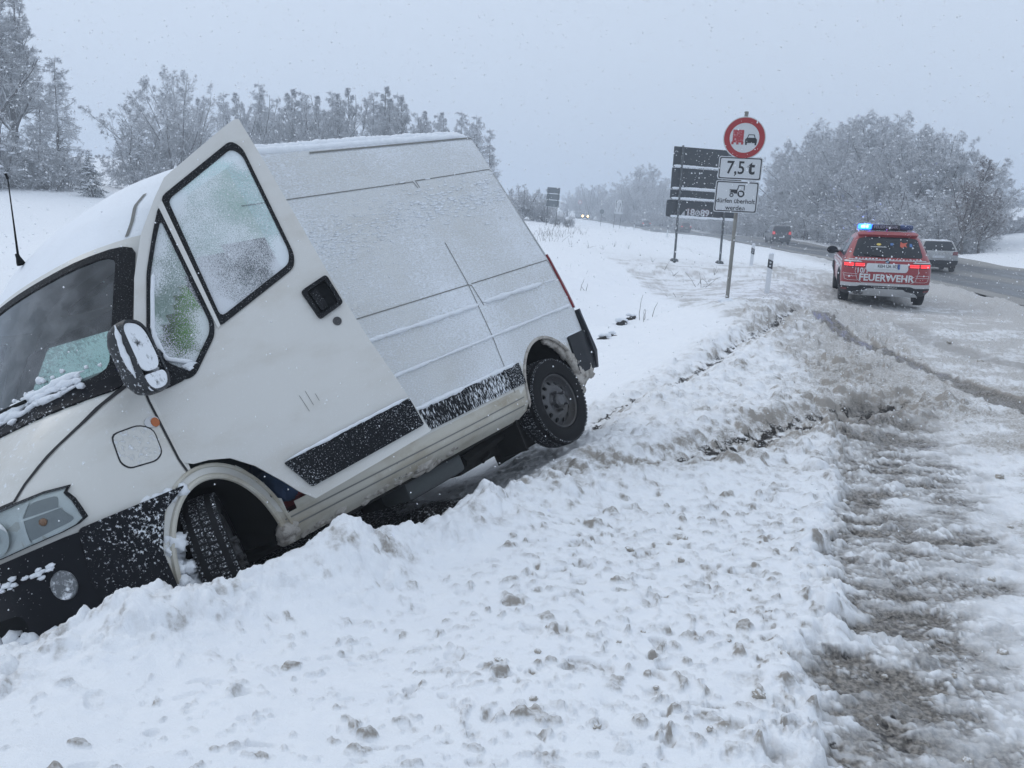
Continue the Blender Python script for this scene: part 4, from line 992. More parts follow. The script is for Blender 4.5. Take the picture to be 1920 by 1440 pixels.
        lowleft = (1 - sstep(.0, .10, dmin)); go.data.attributes.new('rim', 'FLOAT', 'POINT').data.foreach_set('value', lowleft.astype(np.float32))
        sn = MB()                                   # snow lodged along the lower rubber
        pl2 = np.array(inn); zc = pl2[:, 1].mean()
        seq = [tuple(q) for q in pl2 if (q[0] < .43 if nm == 'door_window' else q[0] < .24)]
        seq = sorted(seq, key=lambda q: -q[1])
        if len(seq) > 2: lumpy(sn, DF(np.array(seq)[:, 0] + .012, np.array(seq)[:, 1], .004), .011, 71, 6, .5, 9); sn.build('caught_snow', [M['ridge']], wo_, True, None)['kind'] = 'stuff'
    MB().sheet(rpoly([(.375, 2.14), (.402, 2.16), (.412, 1.475), (.395, 1.465)], .005), DF, (), .05, .010, .01, 0, True).build('window_bar', [M['paint_door']], door)
    ds = MB(); ds.sheet(rpoly([(.425, .745), (1.125, .80), (1.145, .645), (.505, .585)], .012), DF, (), .07, .018, .018, 0, True); ds.build('rub_strip', [M['strip']], door)
    rg = MB(); lumpy(rg, DF(np.array([.43, .8, 1.12]), np.array([.752, .782, .806]), .015), .009, 72, 6, .5, 9); rg.build('caught_snow', [M['ridge']], door, True, None)['kind'] = 'stuff'
    hp = rpoly([(.835, 1.505), (.99, 1.545), (1.01, 1.375), (.865, 1.335)], .02)
    hd = MB(); hd.sheet(hp, DF, [rpoly(inset(hp, .022), .02)], .03, .020, .02, 0, True); hd.sheet(inset(hp, .02), DF, (), .04, .004, 0, 1, True); hd.sheet(rpoly([(.872, 1.48), (.915, 1.49), (.932, 1.385), (.89, 1.372)], .012), DF, (), .03, .018, .014, 0, True)
    hd.build('door_handle', [M['seal'], M['black']], door)
    lk = MB(); o = DF(.945, 1.30, 0.); n = DF(.945, 1.30, 1.) - o; uu = np.array((-math.cos(TH), math.sin(TH), 0)); vv = np.cross(n, uu); t_ = np.linspace(0, 2 * math.pi, 20, endpoint=False)
    VV = np.concatenate([o + n * h_ + r_ * (np.cos(t_)[:, None] * uu + np.sin(t_)[:, None] * vv) for r_, h_ in ((.023, .0), (.021, .008), (.015, .008), (.014, .004), (.001, .004))]); lk.add(VV, [(i * 20 + j, i * 20 + (j + 1) % 20, (i + 1) * 20 + (j + 1) % 20, (i + 1) * 20 + j) for i in range(4) for j in range(20)]); lk.build('lock', [M['steel']], door)
    sc = MB()
    for q in ([(.62, 1.02), (.635, .93)], [(.655, 1.03), (.665, .95)], [(.695, 1.0), (.70, .96)]): ribbon(sc, DF, q, .0025, .002)
    sc.build('scratch', [M['seam']], door)
    # mirror on the door
    mo = bpy.data.objects.new('door_mirror', None); COL.objects.link(mo); mo.parent = door
    gn = np.array((-math.cos(R(62)), math.sin(R(62)), .0)); up = np.array((.10, 0, 1.0)); up /= np.linalg.norm(up); lat = np.cross(up, gn); lat /= np.linalg.norm(lat); up = np.cross(gn, lat); mc = np.array((3.01, 1.19, 1.425))
    MF = lambda a, b, o=0.: mc + np.asarray(a)[..., None] * lat + np.asarray(b)[..., None] * up + np.asarray(o)[..., None] * gn
    hs = MB(); pl = rpoly([(-.10, -.175), (.10, -.17), (.10, .155), (-.08, .185)], .095, 7); prq = np.array(pl); n_ = len(prq)
    rings = [MF(prq[:, 0] * s_, prq[:, 1] * s_, np.full(n_, o)) for s_, o in ((.90, .012), (.97, .018), (1.0, .0), (.99, -.035), (.90, -.075), (.68, -.105), (.35, -.12), (.01, -.122))]
    hs.add(np.concatenate(rings), [(i * n_ + j, i * n_ + (j + 1) % n_, (i + 1) * n_ + (j + 1) % n_, (i + 1) * n_ + j) for i in range(7) for j in range(n_)])
    hs.build('mirror_housing', [frosted('snowy_mirror_housing', (.018, .021, .025), .5, .54, .62, 70, bump=.5, big=.5)], mo)
    up_ = rpoly([(-.086, -.070), (.086, -.070), (.086, .138), (-.070, .166)], .075, 7); lo_ = rpoly([(-.086, -.160), (.084, -.155), (.088, -.082), (-.087, -.082)], .055, 6)
    MB().sheet(up_, MF, (), .03, .008, .006).build('mirror_glass', [M['mirror']], mo); MB().sheet(lo_, MF, (), .03, .010, .006).build('mirror_glass', [M['mirror']], mo)
    am = MB()
    for b0 in (.06, -.10): am.tube([mc + up * b0 - lat * .02 - gn * .06, mc + up * b0 * .9 + np.array((-.06, -.09, -.0)), DF(.10, 1.40 + b0 * .6, -.01)], [.026, .024, .03], 8)
    am.sheet(rpoly([(-.01, 1.30), (.07, 1.275), (.16, 1.285), (.20, 1.31), (.095, 1.42), (.09, 1.53), (.02, 1.50)], .02), DF, (), .03, .014, .02, 0, True); am.build('mirror_arm', [M['seal']], mo)
    sn = MB()
    for i in range(10): blob(sn, mc + up * (.09 if i % 2 else -.07) + np.array((-.07, -.08, 0)) + rng.normal(0, .014, 3), rng.uniform(.012, .026), 700 + i, 2, .5)
    lumpy(sn, MF(np.array([-.08, -.092, -.095]), np.array([.16, .06, -.08]), np.array([-.01, -.02, -.02])), .014, 75, 7, .5); sn.build('caught_snow', [M['ridge']], mo, True, None)['kind'] = 'stuff'
    return root, V
VAN, VSH = build_van()
VM = Matrix.Translation(VAN_LOC) @ __import__('mathutils').Euler(VAN_ROT).to_matrix().to_4x4()
def in_van(p): return np.array((VM @ Vector(p))[:])
# clothing left in the cab: a hi-vis jacket over the seat, a dark bundle on the step
jk = MB(); blob(jk, (0, 0, 0), .26, 5, 4, .10, (.55, .8, 1.15)); blob(jk, (.05, .12, -.12), .15, 6, 4, .1, (.8, .9, 1)); blob(jk, (.02, -.16, -.05), .16, 8, 4, .1, (.8, .9, 1.1))
j = jk.build('safety_jacket', [M['hivis']]); j.location = in_van((2.50, .70, 1.56)); j.rotation_euler = VAN_ROT
tag(j, 'bright green safety jacket behind the frosted quarter window of the van', 'jacket')
bu = MB(); blob(bu, (0, 0, .1), .17, 9, 3, .3, (1.2, .8, .7)); blob(bu, (.12, .05, .0), .12, 10, 3, .3); blob(bu, (-.18, .02, -.02), .13, 12, 3, .3, (1.3, .8, .7), 1); blob(bu, (.05, .06, -.07), .12, 13, 3, .3, (1.4, .8, .5), 1)
b_ = bu.build('clothes_bundle', [M['blue_cloth'], M['red_cloth']]); b_.location = in_van((2.30, .78, .62)); b_.rotation_euler = VAN_ROT
tag(b_, 'dark blue and red bundle of clothes in the gap under the open van door', 'clothes')
# ------------------------------------------------------------------ other vehicles
def place(root, p, heading):
    """car space: x forward, heading clockwise from +y; settles on the ground with the slope"""
    h = R(90) - heading; d = np.array((math.cos(h), math.sin(h)))
    z0, z1 = gz(*(p[:2])), gz(*(p[:2] + d * 3.5))
    root.location = (p[0], p[1], z0 + .03); root.rotation_euler = (0, -math.atan2(z1 - z0, 3.5), h)
def car_body(root, rows, paint, wheels, archs=None, wr=.34, glassz=(1.02, 1.45), tail=None, tailmat=None, hw_tail=(.5, .8), xs=(.25, 4.1), lite=True, trim='rear_plastic', roofm=None, plate=True, rails=False):
    S = Shell(rows); zt = rows[-1][0]; zs = np.concatenate([np.linspace(rows[0][0], .95, 9), np.linspace(.95, zt, 16)[1:]])
    AR = [(x, wr * .98, wr * 1.16, wr * 1.18) for x in wheels]
    X = np.unique(np.concatenate([np.linspace(xs[0], xs[1], 24)] + [cx + ax * np.cos(np.linspace(0, math.pi, 13)) for cx, _, ax, _ in AR]))
    v, f, fk, k, m = S.grid(zs, X, AR, .9, 5, 6); MI = []
    for q in f:
        z = v[list(q)].mean(0)[2]; MI.append(1 if z < .40 else (2 if z > zt - .05 else 0))
    link('body', np_mesh('body', v, f, [paint, M[trim], roofm or paint], MI, True, 40), root)
    for x in wheels:
        for sg in (1, -1): wheel_parts(root, (x, sg * (np.interp(.6, S.z, S.c['hw']) - .13), wr), wr, .22, wr * .66, sg, 0, True)
    un = MB(); un.box(((wheels[0] + wheels[1]) / 2, 0, .30), (wheels[1] - wheels[0] + 1.2, 1.4, .12))
    for x in wheels: un.box((x, 0, .42), (wr * 2.1, 1.38, .3))
    un.build('underbody', [M['under']], root)
    return S
CARROWS = {
 'suv': [(.26, .25, 4.40, .84, .25, .3, .4, .4, .06, .15), (.42, .05, 4.58, .92, .22, .3, .4, .4, .07, .16), (.62, .0, 4.63, .94, .22, .3, .4, .4, .08, .16), (.86, .03, 4.58, .938, .22, .3, .4, .4, .09, .16), (.98, .07, 4.2, .93, .22, .3, .5, .45, .09, .2),
         (1.05, .11, 3.45, .905, .22, .28, .4, .3, .09, .2), (1.16, .20, 3.15, .86, .22, .26, .3, .3, .09, .2), (1.36, .38, 2.72, .775, .22, .24, .3, .3, .09, .2), (1.52, .53, 2.35, .70, .22, .22, .3, .3, .08, .2), (1.60, .64, 2.15, .635, .25, .25, .3, .3, .07, .2), (1.635, .80, 1.95, .54, .25, .25, .3, .3, .05, .2), (1.65, 1.0, 1.7, .38, .2, .2, .2, .2, .03, .1)],
 'estate': [(.22, .22, 4.45, .80, .2, .25, .4, .4, .05, .15), (.40, .03, 4.62, .87, .2, .25, .4, .4, .06, .16), (.60, .0, 4.66, .89, .2, .25, .4, .4, .06, .16), (.85, .03, 4.55, .885, .2, .25, .4, .4, .06, .16), (.93, .05, 3.9, .87, .2, .25, .5, .45, .06, .2), (.97, .08, 3.5, .85, .2, .22, .4, .3, .06, .2),
         (1.10, .17, 3.1, .80, .2, .2, .3, .3, .06, .2), (1.30, .34, 2.7, .72, .2, .2, .3, .3, .05, .2), (1.42, .46, 2.4, .66, .2, .2, .3, .3, .05, .2), (1.48, .56, 2.2, .58, .2, .2, .3, .3, .05, .2), (1.50, .8, 1.9, .4, .2, .2, .2, .2, .03, .1)],
 'van': [(.28, .15, 4.35, .84, .15, .18, .4, .4, .05, .15), (.42, .02, 4.55, .91, .15, .18, .4, .4, .05, .16), (.65, .0, 4.6, .93, .13, .16, .4, .4, .05, .16), (.98, .02, 4.4, .93, .13, .16, .4, .4, .05, .2), (1.08, .03, 3.9, .925, .13, .16, .4, .4, .05, .2), (1.30, .07, 3.5, .89, .13, .16, .3, .3, .05, .2),
         (1.60, .14, 3.1, .83, .13, .16, .3, .3, .05, .2), (1.78, .20, 2.8, .78, .15, .16, .3, .3, .05, .2), (1.85, .27, 2.6, .70, .18, .18, .3, .3, .04, .2), (1.88, .45, 2.4, .5, .2, .2, .2, .2, .03, .1)],
}
def rear_poly(S, z0, z1, marg):
    h0, h1 = float(S.hw(z0)), float(S.hw(z1)); return rpoly([(-(h0 - marg), z0), (h0 - marg, z0), (h1 - marg, z1), (-(h1 - marg), z1)], .05)
def side_glass(root, S, z0, z1, x0, x1, tilt0, tilt1):
    for sg in (1, -1):
        for a, b in ((x0, (x0 + x1) / 2 - .04), ((x0 + x1) / 2 + .04, x1)):
            p = rpoly([(a + tilt0 * (a == x0) * 0, z0), (b, z0), (b - (tilt1 if b == x1 else 0), z1), (a + (tilt0 if a == x0 else 0), z1)], .04)
            MB().sheet(p, lambda q, c, o=0.: S.side(q, c, o, sg), (), .15, .006, .006, 0, sg > 0).build('window', [M['carglass']], root)
def far_car(label, cat, kind, px, dist, heading, paint, lit=True, front=False, roofm=None, group=None):
    root = empty('car' if kind != 'van' else 'people_carrier', label=label, cat=cat, group=group)
    rows = CARROWS[kind]; S = car_body(root, rows, paint, (.85, 3.6), wr=.32, roofm=roofm)
    zg = {'suv': (1.10, 1.54), 'estate': (1.0, 1.42), 'van': (1.12, 1.72)}[kind]
    MB().sheet(rear_poly(S, zg[0], zg[1], .10), S.rear, (), .12, .006, .006, 0, True).build('rear_window', [M['carglass']], root)
    zt = {'suv': (.86, 1.02), 'estate': (.80, .96), 'van': (1.0, 1.28)}[kind]; hh = float(S.hw(zt[0]))
    for sg in (1, -1):
        MB().sheet(rpoly([(sg * (hh - .30), zt[0]), (sg * (hh - .03), zt[0]), (sg * (hh - .05), zt[1]), (sg * (hh - .26), zt[1])], .03), S.rear, (), .06, .012, .012, 0, sg > 0).build('tail_light', [M['tail_far'] if lit else M['tail_off']], root)
        m_ = MB(); blob(m_, (3.0, sg * (hh + .10), zg[0]), .10, 1, 2, .1, (.5, 1.1, .75)); m_.build('mirror', [paint], root)
    MB().sheet(rpoly([(-.26, .66), (.26, .66), (.26, .77), (-.26, .77)], .01), S.rear, (), .1, .012, .006, 0, True).build('number_plate', [M['plate']], root)
    bp2 = MB(); bp2.sheet(rpoly([(-.86, .36), (.86, .36), (.87, .56), (-.87, .56)], .04), S.rear, (), .1, .02, .03, 0, True); bp2.build('bumper', [M['rear_plastic']], root)
    side_glass(root, S, zg[0], zg[1] - .04, .55, 2.75, .12, .55)
    MB().sheet(rpoly([(-.66, zg[0]), (.66, zg[0]), (.56, zg[1] - .05), (-.56, zg[1] - .05)], .05), S.front, (), .12, .006, .006).build('windscreen', [M['carglass']], root)
    for sg in (1, -1):
        o = S.front(sg * .62, .68, .02); hl = MB(); hl.lathe([(.0, -.02), (.23, -.02), (.24, .02), (.18, .05), (0, .06)], o, 0, 16)
        hl.build('headlight', [M['head_on'] if front else M['chrome']], root)
    place(root, on_ground(px, dist), heading)
    return root
far_car('dark people carrier driving away beside the snowy tree group', 'car', 'van', 1467, 84, R(6), M['car_dark'])
far_car('pale estate car with snow-covered roof passing the fire service car', 'car', 'estate', 1766, 40, R(17), M['car_pale'], False, False, M['snowcap'])
far_car('brownish car driving away behind the large direction sign', 'car', 'suv', 1287, 147, R(-8), M['car_brown'])
far_car('grey car with white roof driving away, farthest along the road', 'car', 'estate', 1212, 168, R(-14), M['car_grey'], True, False, M['snowcap'])
far_car('oncoming car with bright yellow headlights at the crest of the road', 'car', 'suv', 1083, 203, R(163), M['car_grey'], False, True)

def fire_car():
    root = empty('fire_service_car', label='red fire service car with a lit blue beacon parked on the lay-by', cat='car')
    rows = CARROWS['suv']; S = car_body(root, rows, M['fire_red'], (.95, 3.78), wr=.37, roofm=M['fire_red'])
    RE = S.rear
    def rs(name, poly, mat, off=.008, th=.008, parent=root, step=.06): return MB().sheet(poly, RE, (), step, off, th, 0, True).build(name, [mat], parent)
    win = rpoly([(-.735, 1.115), (.735, 1.115), (.62, 1.51), (.4, 1.545), (-.4, 1.545), (-.62, 1.51)], .06)
    rw = rs('rear_window', win, M['carglass'], .006, .008)
    st = MB()
    st.sheet(ell(.19, 1.385, .05, .025, 14), RE, (), .03, .012, 0, 0, True); st.sheet(rpoly([(-.25, 1.35), (-.30, 1.32), (-.34, 1.36), (-.40, 1.33), (-.37, 1.39), (-.41, 1.44), (-.32, 1.42), (-.26, 1.45)], .01), RE, (), .03, .012, 0, 1, True)
    st.sheet([(-.05, 1.37), (-.11, 1.37), (-.11, 1.42), (-.05, 1.42)], RE, (), .03, .012, 0, 2, True); st.sheet([(-.45, 1.35), (-.51, 1.34), (-.50, 1.41), (-.45, 1.42)], RE, (), .03, .012, 0, 2, True)
    st.sheet([(.03, 1.325), (.36, 1.325), (.36, 1.337), (.03, 1.337)], RE, (), .04, .012, 0, 3, True)
    st.build('window_sticker', [M['yellow'], M['orange'], M['skyblue'], M['letters']], rw)
    ws = MB()
    for i in range(20):
        y0 = -.68 + i * .07; blob(ws, RE(y0, 1.075 + rng.uniform(-.006, .006), .012), rng.uniform(.012, .02), i, 1, .4, (.8, 1.6, .8))
    ws.build('caught_snow', [M['ridge']], root)
    sp = MB(); sp.sheet(rpoly([(-.63, 1.545), (.63, 1.545), (.58, 1.60), (-.58, 1.60)], .03), RE, (), .08, .07, .07, 0, True); sp.build('roof_spoiler', [M['fire_red']], root)
    lip = MB(); lip.tube(RE(np.linspace(-.80, .80, 17), np.full(17, 1.055), .0), .014, 6); lip.build('tailgate_edge', [M['silver']], root)
    # tail lamps: dark glass with two lit bars each side, split by the tailgate gap
    for sg in (1, -1):
        tl = rs('tail_light', rpoly([(sg * .44, .905), (sg * .885, .885), (sg * .90, .985), (sg * .80, 1.03), (sg * .50, .985)], .03) if sg > 0 else rpoly([(sg * .44, .905), (sg * .885, .885), (sg * .90, .985), (sg * .80, 1.03), (sg * .50, .985)], .03)[::-1], M['tail_off'], .014, .014)
        for a, b in ((.47, .655), (.69, .875)):
            for z in (.912, .950):
                p = [(sg * a, z), (sg * b, z), (sg * b, z + .022), (sg * a, z + .022)]; p = p if sg > 0 else p[::-1]
                MB().sheet(p, RE, (), .05, .020, .006, 0, sg > 0).build('lamp_bar', [M['tail_on']], tl)
    for sg in (1, -1):
        p = rpoly([(sg * .52, 1.0), (sg * .88, .995), (sg * .87, 1.025), (sg * .55, 1.02)], .008); p = p if sg > 0 else p[::-1]
        MB().sheet(p, RE, (), .06, .024, .012, 0, sg > 0).build('lamp_trim', [M['silver']], root)
    # plate recess, plate with lettering, badge
    rs('plate_recess', rpoly([(-.40, .80), (.40, .80), (.44, .87), (.42, .98), (-.42, .98), (-.44, .87)], .03), M['silver'], .010, .01)
    pl = rs('number_plate', rpoly([(-.26, .865), (.26, .865), (.26, .975), (-.26, .975)], .008), M['plate'], .020, .010)
    tx = MB(); tx.sheet([(-.26, .865), (-.215, .865), (-.215, .975), (-.26, .975)], RE, (), .03, .0225, 0, 1, True)
    fl = lambda a, b, o=0.: RE(-np.asarray(a), b, o)      # reads left to right seen from behind
    add_text(tx, 'KEH UA 102', .092, fl, .012, .920, .024, .86, 0, False, .002); tx.build('plate_lettering', [M['sign_black'], M['plate_blue']], pl)
    E0 = RE(0., 1.015, .012); bd = MB(); bd.lathe([(.0, .0), (.042, .0), (.046, -.006), (.046, -.012)], E0, 0, 24); bdg = bd.build('round_badge', [M['sign_black']], root)
    q = MB()
    for k, mi in ((0, 0), (1, 1), (2, 0), (3, 1)):
        t_ = np.linspace(k * math.pi / 2, (k + 1) * math.pi / 2, 7); V = np.concatenate([[[0, 0, 0]], np.stack([t_ * 0, .029 * np.cos(t_), .029 * np.sin(t_)], 1)]) + E0 + (-.0035, 0, 0); q.add(V, [(0, i + 2, i + 1) for i in range(6)], mi)
    q.build('badge_quarter', [M['badge_blue'], M['plate']], bdg)
    # lettering and outlined stripes
    t1 = MB(); add_text(t1, 'FEUERWEHR', .205, fl, .0, .665, .010, .98, 0, False, .006); t1.build('lettering', [M['letters']], root)
    t1 = MB(); add_text(t1, '10/1', .155, fl, -.50, .815, .010, .95, 0, False, .003); t1.build('lettering', [M['letters']], root)
    ln = MB()
    for sg in (1, -1):
        for z in (.74, .69, .60): ribbon(ln, RE, [(sg * .60, z), (sg * (.88 if z > .62 else .80), z)], .007, .008)
        ribbon(ln, RE, [(sg * .645, .90), (sg * .655, .80), (sg * .60, .62), (sg * .50, .555)], .007, .008); ribbon(ln, RE, [(sg * .88, .74), (sg * .86, .62), (sg * .80, .60)], .007, .008)
    ribbon(ln, RE, [(-.5, .555), (.5, .555)], .007, .008); ln.build('stripe', [M['letters']], root)
    # bumper: silver upper edge, black middle, silver diffuser, exhaust
    rs('bumper_step', rpoly([(-.91, .465), (.91, .465), (.91, .545), (-.91, .545)], .01), M['silver'], .030, .03)
    bm_ = rs('bumper', rpoly([(-.90, .30), (.90, .30), (.905, .465), (.60, .47), (.52, .50), (-.52, .50), (-.60, .47), (-.905, .465)], .02), M['rear_plastic'], .036, .04)
    MB().sheet(rpoly([(-.70, .285), (.72, .285), (.64, .375), (.44, .40), (.36, .435), (-.36, .435), (-.44, .40), (-.62, .375)], .02), RE, [ell(-.555, .315, .085, .028, 16)] if False else (), .06, .046, .03, 0, True).build('diffuser', [M['silver']], root)
    t1 = MB(); add_text(t1, 'www.feuerwehr-badabbach.de', .040, fl, 0, .475, .042, 1.0, 0, False, .0005); t1.build('web_address', [M['letters']], bm_)
    ex = MB()
    for y0 in (.60, .50): ex.lathe([(.048, -.10), (.048, .02), (.040, .02), (.040, -.08), (0, -.08)], RE(y0, .335, .02), 0, 18)
    ex.build('exhaust_pipe', [M['steel']], root)
    for sg in (1, -1):
        rf = MB(); p = rpoly([(sg * .78, .40), (sg * .89, .40), (sg * .89, .43), (sg * .78, .43)], .006); rf.sheet(p if sg > 0 else p[::-1], RE, (), .05, .042, .005, 0, sg > 0); rf.build('reflector', [M['tail_off']], root)
        m_ = MB(); blob(m_, (3.0, sg * 1.05, 1.10), .13, 1, 3, .06, (.5, 1.0, .75)); m_.box((3.02, sg * .93, 1.06), (.08, .16, .05)); m_.build('mirror', [M['black']], root)
        rl = MB(); rl.tube([(.95, sg * .60, 1.60), (1.0, sg * .60, 1.66), (2.0, sg * .585, 1.67), (2.1, sg * .58, 1.62)], .016, 6); rl.build('roof_rail', [M['silver']], root)
        ac = MB()
        for x in (.95, 3.78):
            t_ = np.linspace(0, math.pi, 22); ac.tube(S.side(x + .43 * np.cos(t_), .363 + .437 * np.sin(t_), .004, sg), .026, 6)
        ac.build('arch_trim', [M['rear_plastic']], root)
        ss = MB(); ribbon(ss, lambda a, b, o=0.: S.side(a, b, o, sg), [(.4, .80), (1.6, .86), (3.0, .84), (4.2, .80)], .05, .006); ribbon(ss, lambda a, b, o=0.: S.side(a, b, o, sg), [(.5, 1.0), (1.4, 1.0), (3.2, .98)], .03, .006); ss.build('stripe', [M['letters']], root)
    side_glass(root, S, 1.10, 1.50, .60, 2.95, .22, .55)
    wp = MB(); wp.tube(RE(np.linspace(.02, .5, 6), np.linspace(1.11, 1.16, 6), .02), .012, 6); wp.build('rear_wiper', [M['black']], root)
    fa = MB(); fa.box((.95, 0, 1.69), (.14, .03, .07), bev=.01); fa.build('roof_aerial', [M['fire_red']], root)
    # light bar: black centre box with lettering, blue ends, the left one lit
    lb = bpy.data.objects.new('light_bar', None); COL.objects.link(lb); lb.parent = root
    b = MB(); b.box((1.62, -.02, 1.745), (.26, .62, .12), bev=.025); b.box((1.62, 0, 1.675), (.12, 1.0, .03)); b.build('bar_housing', [M['bar_black']], lb)
    fnb = flat((1.62 - .132, -.02, 1.745), (0, -1, 0), (0, 0, 1), (-1, 0, 0)); t1 = MB(); add_text(t1, 'FEUERWEHR', .098, fnb, 0, 0, .002, .95, 0, False, .001); t1.build('bar_lettering', [M['letters_dim']], lb)
    for sg, mt in ((1, M['blue_on']), (-1, M['blue_off'])):
        e_ = MB(); e_.box((1.62, sg * .455 - .02, 1.745), (.25, .30, .125), bev=.045); o_ = e_.build('beacon', [mt], lb)
        if sg > 0:
            c_ = MB()
            for y0, t_ in ((.50, .10), (.41, .05)): c_.box((1.49, y0 - .02, 1.752), (.02, t_, .06), bev=.008)
            c_.build('beacon_flash', [M['blue_core']], o_)
    pd = bpy.data.lights.new('beacon_light', 'POINT'); pd.energy = 50; pd.color = (.05, .16, 1.0); pd.shadow_soft_size = .12
    po = bpy.data.objects.new('beacon_light', pd); COL.objects.link(po); po.parent = lb; po.location = (1.60, .40, 1.90)
    place(root, np.array(at_d(1655, 578, 19.2)), R(17.5))
    return root
FIRE = fire_car()
# ------------------------------------------------------------------ signs and posts
def lean_root(name, base, lean, yaw, **k):
    r = empty(name, base, 0, **k); r.rotation_euler = (lean[1], lean[0], yaw); return r
def no_overtaking():
    b = np.array(at_d(1363, 565, 15.4)); b[2] -= .03
    r = lean_root('traffic_sign', b, (R(1.6), R(-1)), math.atan2(b[1], b[0]) - R(90) + R(3), label='round red-rimmed no-overtaking sign with two white plates on a leaning post', cat='traffic sign')
    # local: x right, y away, z up; faces -y
    p = MB(); p.tube([(0, .05, -.3), (0, .05, 3.32)], .034, 14); p.lathe([(.037, 3.30), (.037, 3.335), (0, 3.34)], (0, .05, 0), 2, 14); p.build('post', [M['galv']], r)
    F = lambda cz, y=0.: flat((.005, y, cz), (1, 0, 0), (0, 0, 1), (0, -1, 0)); cz = 2.885
    d = MB(); d.lathe([(0, .018), (.357, .018), (.363, .0), (.357, -.010), (0, -.010)], (.005, 0, cz), 1, 56); D = d.build('round_panel', [M['silver']], r)
    q = MB(); q.sheet(ell(0, 0, .347, .347, 48), F(cz), (), .08, .012); q.build('white_field', [M['sign_white']], D)
    q = MB(); q.sheet(ell(0, 0, .345, .345, 56), F(cz), [ell(0, 0, .252, .252, 48)], .08, .0145); q.build('red_ring', [M['sign_red']], D)
    q = MB(); f = F(cz - .012)
    q.sheet([(-.20, -.06), (-.015, -.06), (-.015, .145), (-.20, .145)], f, (), .06, .0150)
    for a, c in ((-.215, -.175), (-.13, -.09), (-.05, -.012)): q.sheet([(a, -.105), (c, -.105), (c, -.072), (a, -.072)], f, (), .06, .0150)
    q.sheet([(-.215, -.072), (-.005, -.072), (-.005, -.06), (-.215, -.06)], f, (), .06, .0150); q.build('lorry_symbol', [M['sign_pale_red']], D)
    q = MB(); car = [(.015, -.07), (.215, -.07), (.215, -.01), (.185, .02), (.165, .075), (.065, .075), (.045, .02), (.015, -.01)]
    q.sheet(car, f, [[(.075, .062), (.155, .062), (.172, .018), (.058, .018)]], .05, .0150); q.sheet([(.02, -.105), (.05, -.105), (.05, -.07), (.02, -.07)], f, (), .05, .0150); q.sheet([(.18, -.105), (.21, -.105), (.21, -.07), (.18, -.07)], f, (), .05, .0150)
    q.build('car_symbol', [M['sign_black']], D)
    def plate(cx, cz, w, h):
        f = flat((cx, 0, cz), (1, 0, 0), (0, 0, 1), (0, -1, 0)); P_ = MB(); P_.sheet(rpoly([(-w / 2, -h / 2), (w / 2, -h / 2), (w / 2, h / 2), (-w / 2, h / 2)], .035), f, (), .1, .010, .02); o = P_.build('white_plate', [M['sign_white']], r)
        k = MB(); a = rpoly([(-w / 2 + .014, -h / 2 + .014), (w / 2 - .014, -h / 2 + .014), (w / 2 - .014, h / 2 - .014), (-w / 2 + .014, h / 2 - .014)], .03); i = inset(a, .018); k.sheet(a, f, [i], .1, .0125); k.build('black_border', [M['sign_black']], o)
        return f, o
    f, o = plate(-.015, 2.365, .745, .395); t = MB(); add_text(t, '7,5', .31, f, -.075, .0, .013, .85, 0, False, .004); t.build('lettering', [M['sign_black']], o); t = MB(); add_text(t, 't', .33, f, .19, .012, .013, 1.0, 0, False, .009); t.build('lettering', [M['sign_black']], o)
    f, o = plate(-.03, 1.875, .745, .545); t = MB(); add_text(t, 'dürfen überholt', .112, f, -.005, -.075, .013, .93, 0, False, .0015); t.build('lettering', [M['sign_black']], o); t = MB(); add_text(t, 'werden', .112, f, .0, -.195, .013, .98, 0, False, .0015); t.build('lettering', [M['sign_black']], o)
    t = MB(); t.sheet(ell(.075, .055, .06, .06, 26), f, [ell(.075, .055, .034, .034, 18)], .03, .013); t.sheet(ell(-.085, .028, .036, .036, 20), f, [ell(-.085, .028, .018, .018, 14)], .02, .013)
    t.sheet([(-.125, .125), (.01, .125), (.01, .055), (-.045, .055), (-.05, .07), (-.12, .07)], f, (), .03, .0132); t.sheet([(.0, .125), (.02, .205), (.13, .205), (.13, .115), (.115, .115), (.115, .19), (.032, .19), (.018, .125)], f, (), .03, .0134); t.build('tractor_symbol', [M['sign_black']], o)
    cl = MB()
    for z in (3.15, 2.78, 2.45, 2.28, 2.0, 1.75): cl.box((0, .045, z), (.10, .10, .035))
    cl.build('clamp', [M['galv']], r)
    mn = MB(); blob(mn, (0, .05, .03), .10, 3, 3, .3, (1.4, 1.2, .6)); mn.build('snow_foot', [M['ridge']], r)
no_overtaking()
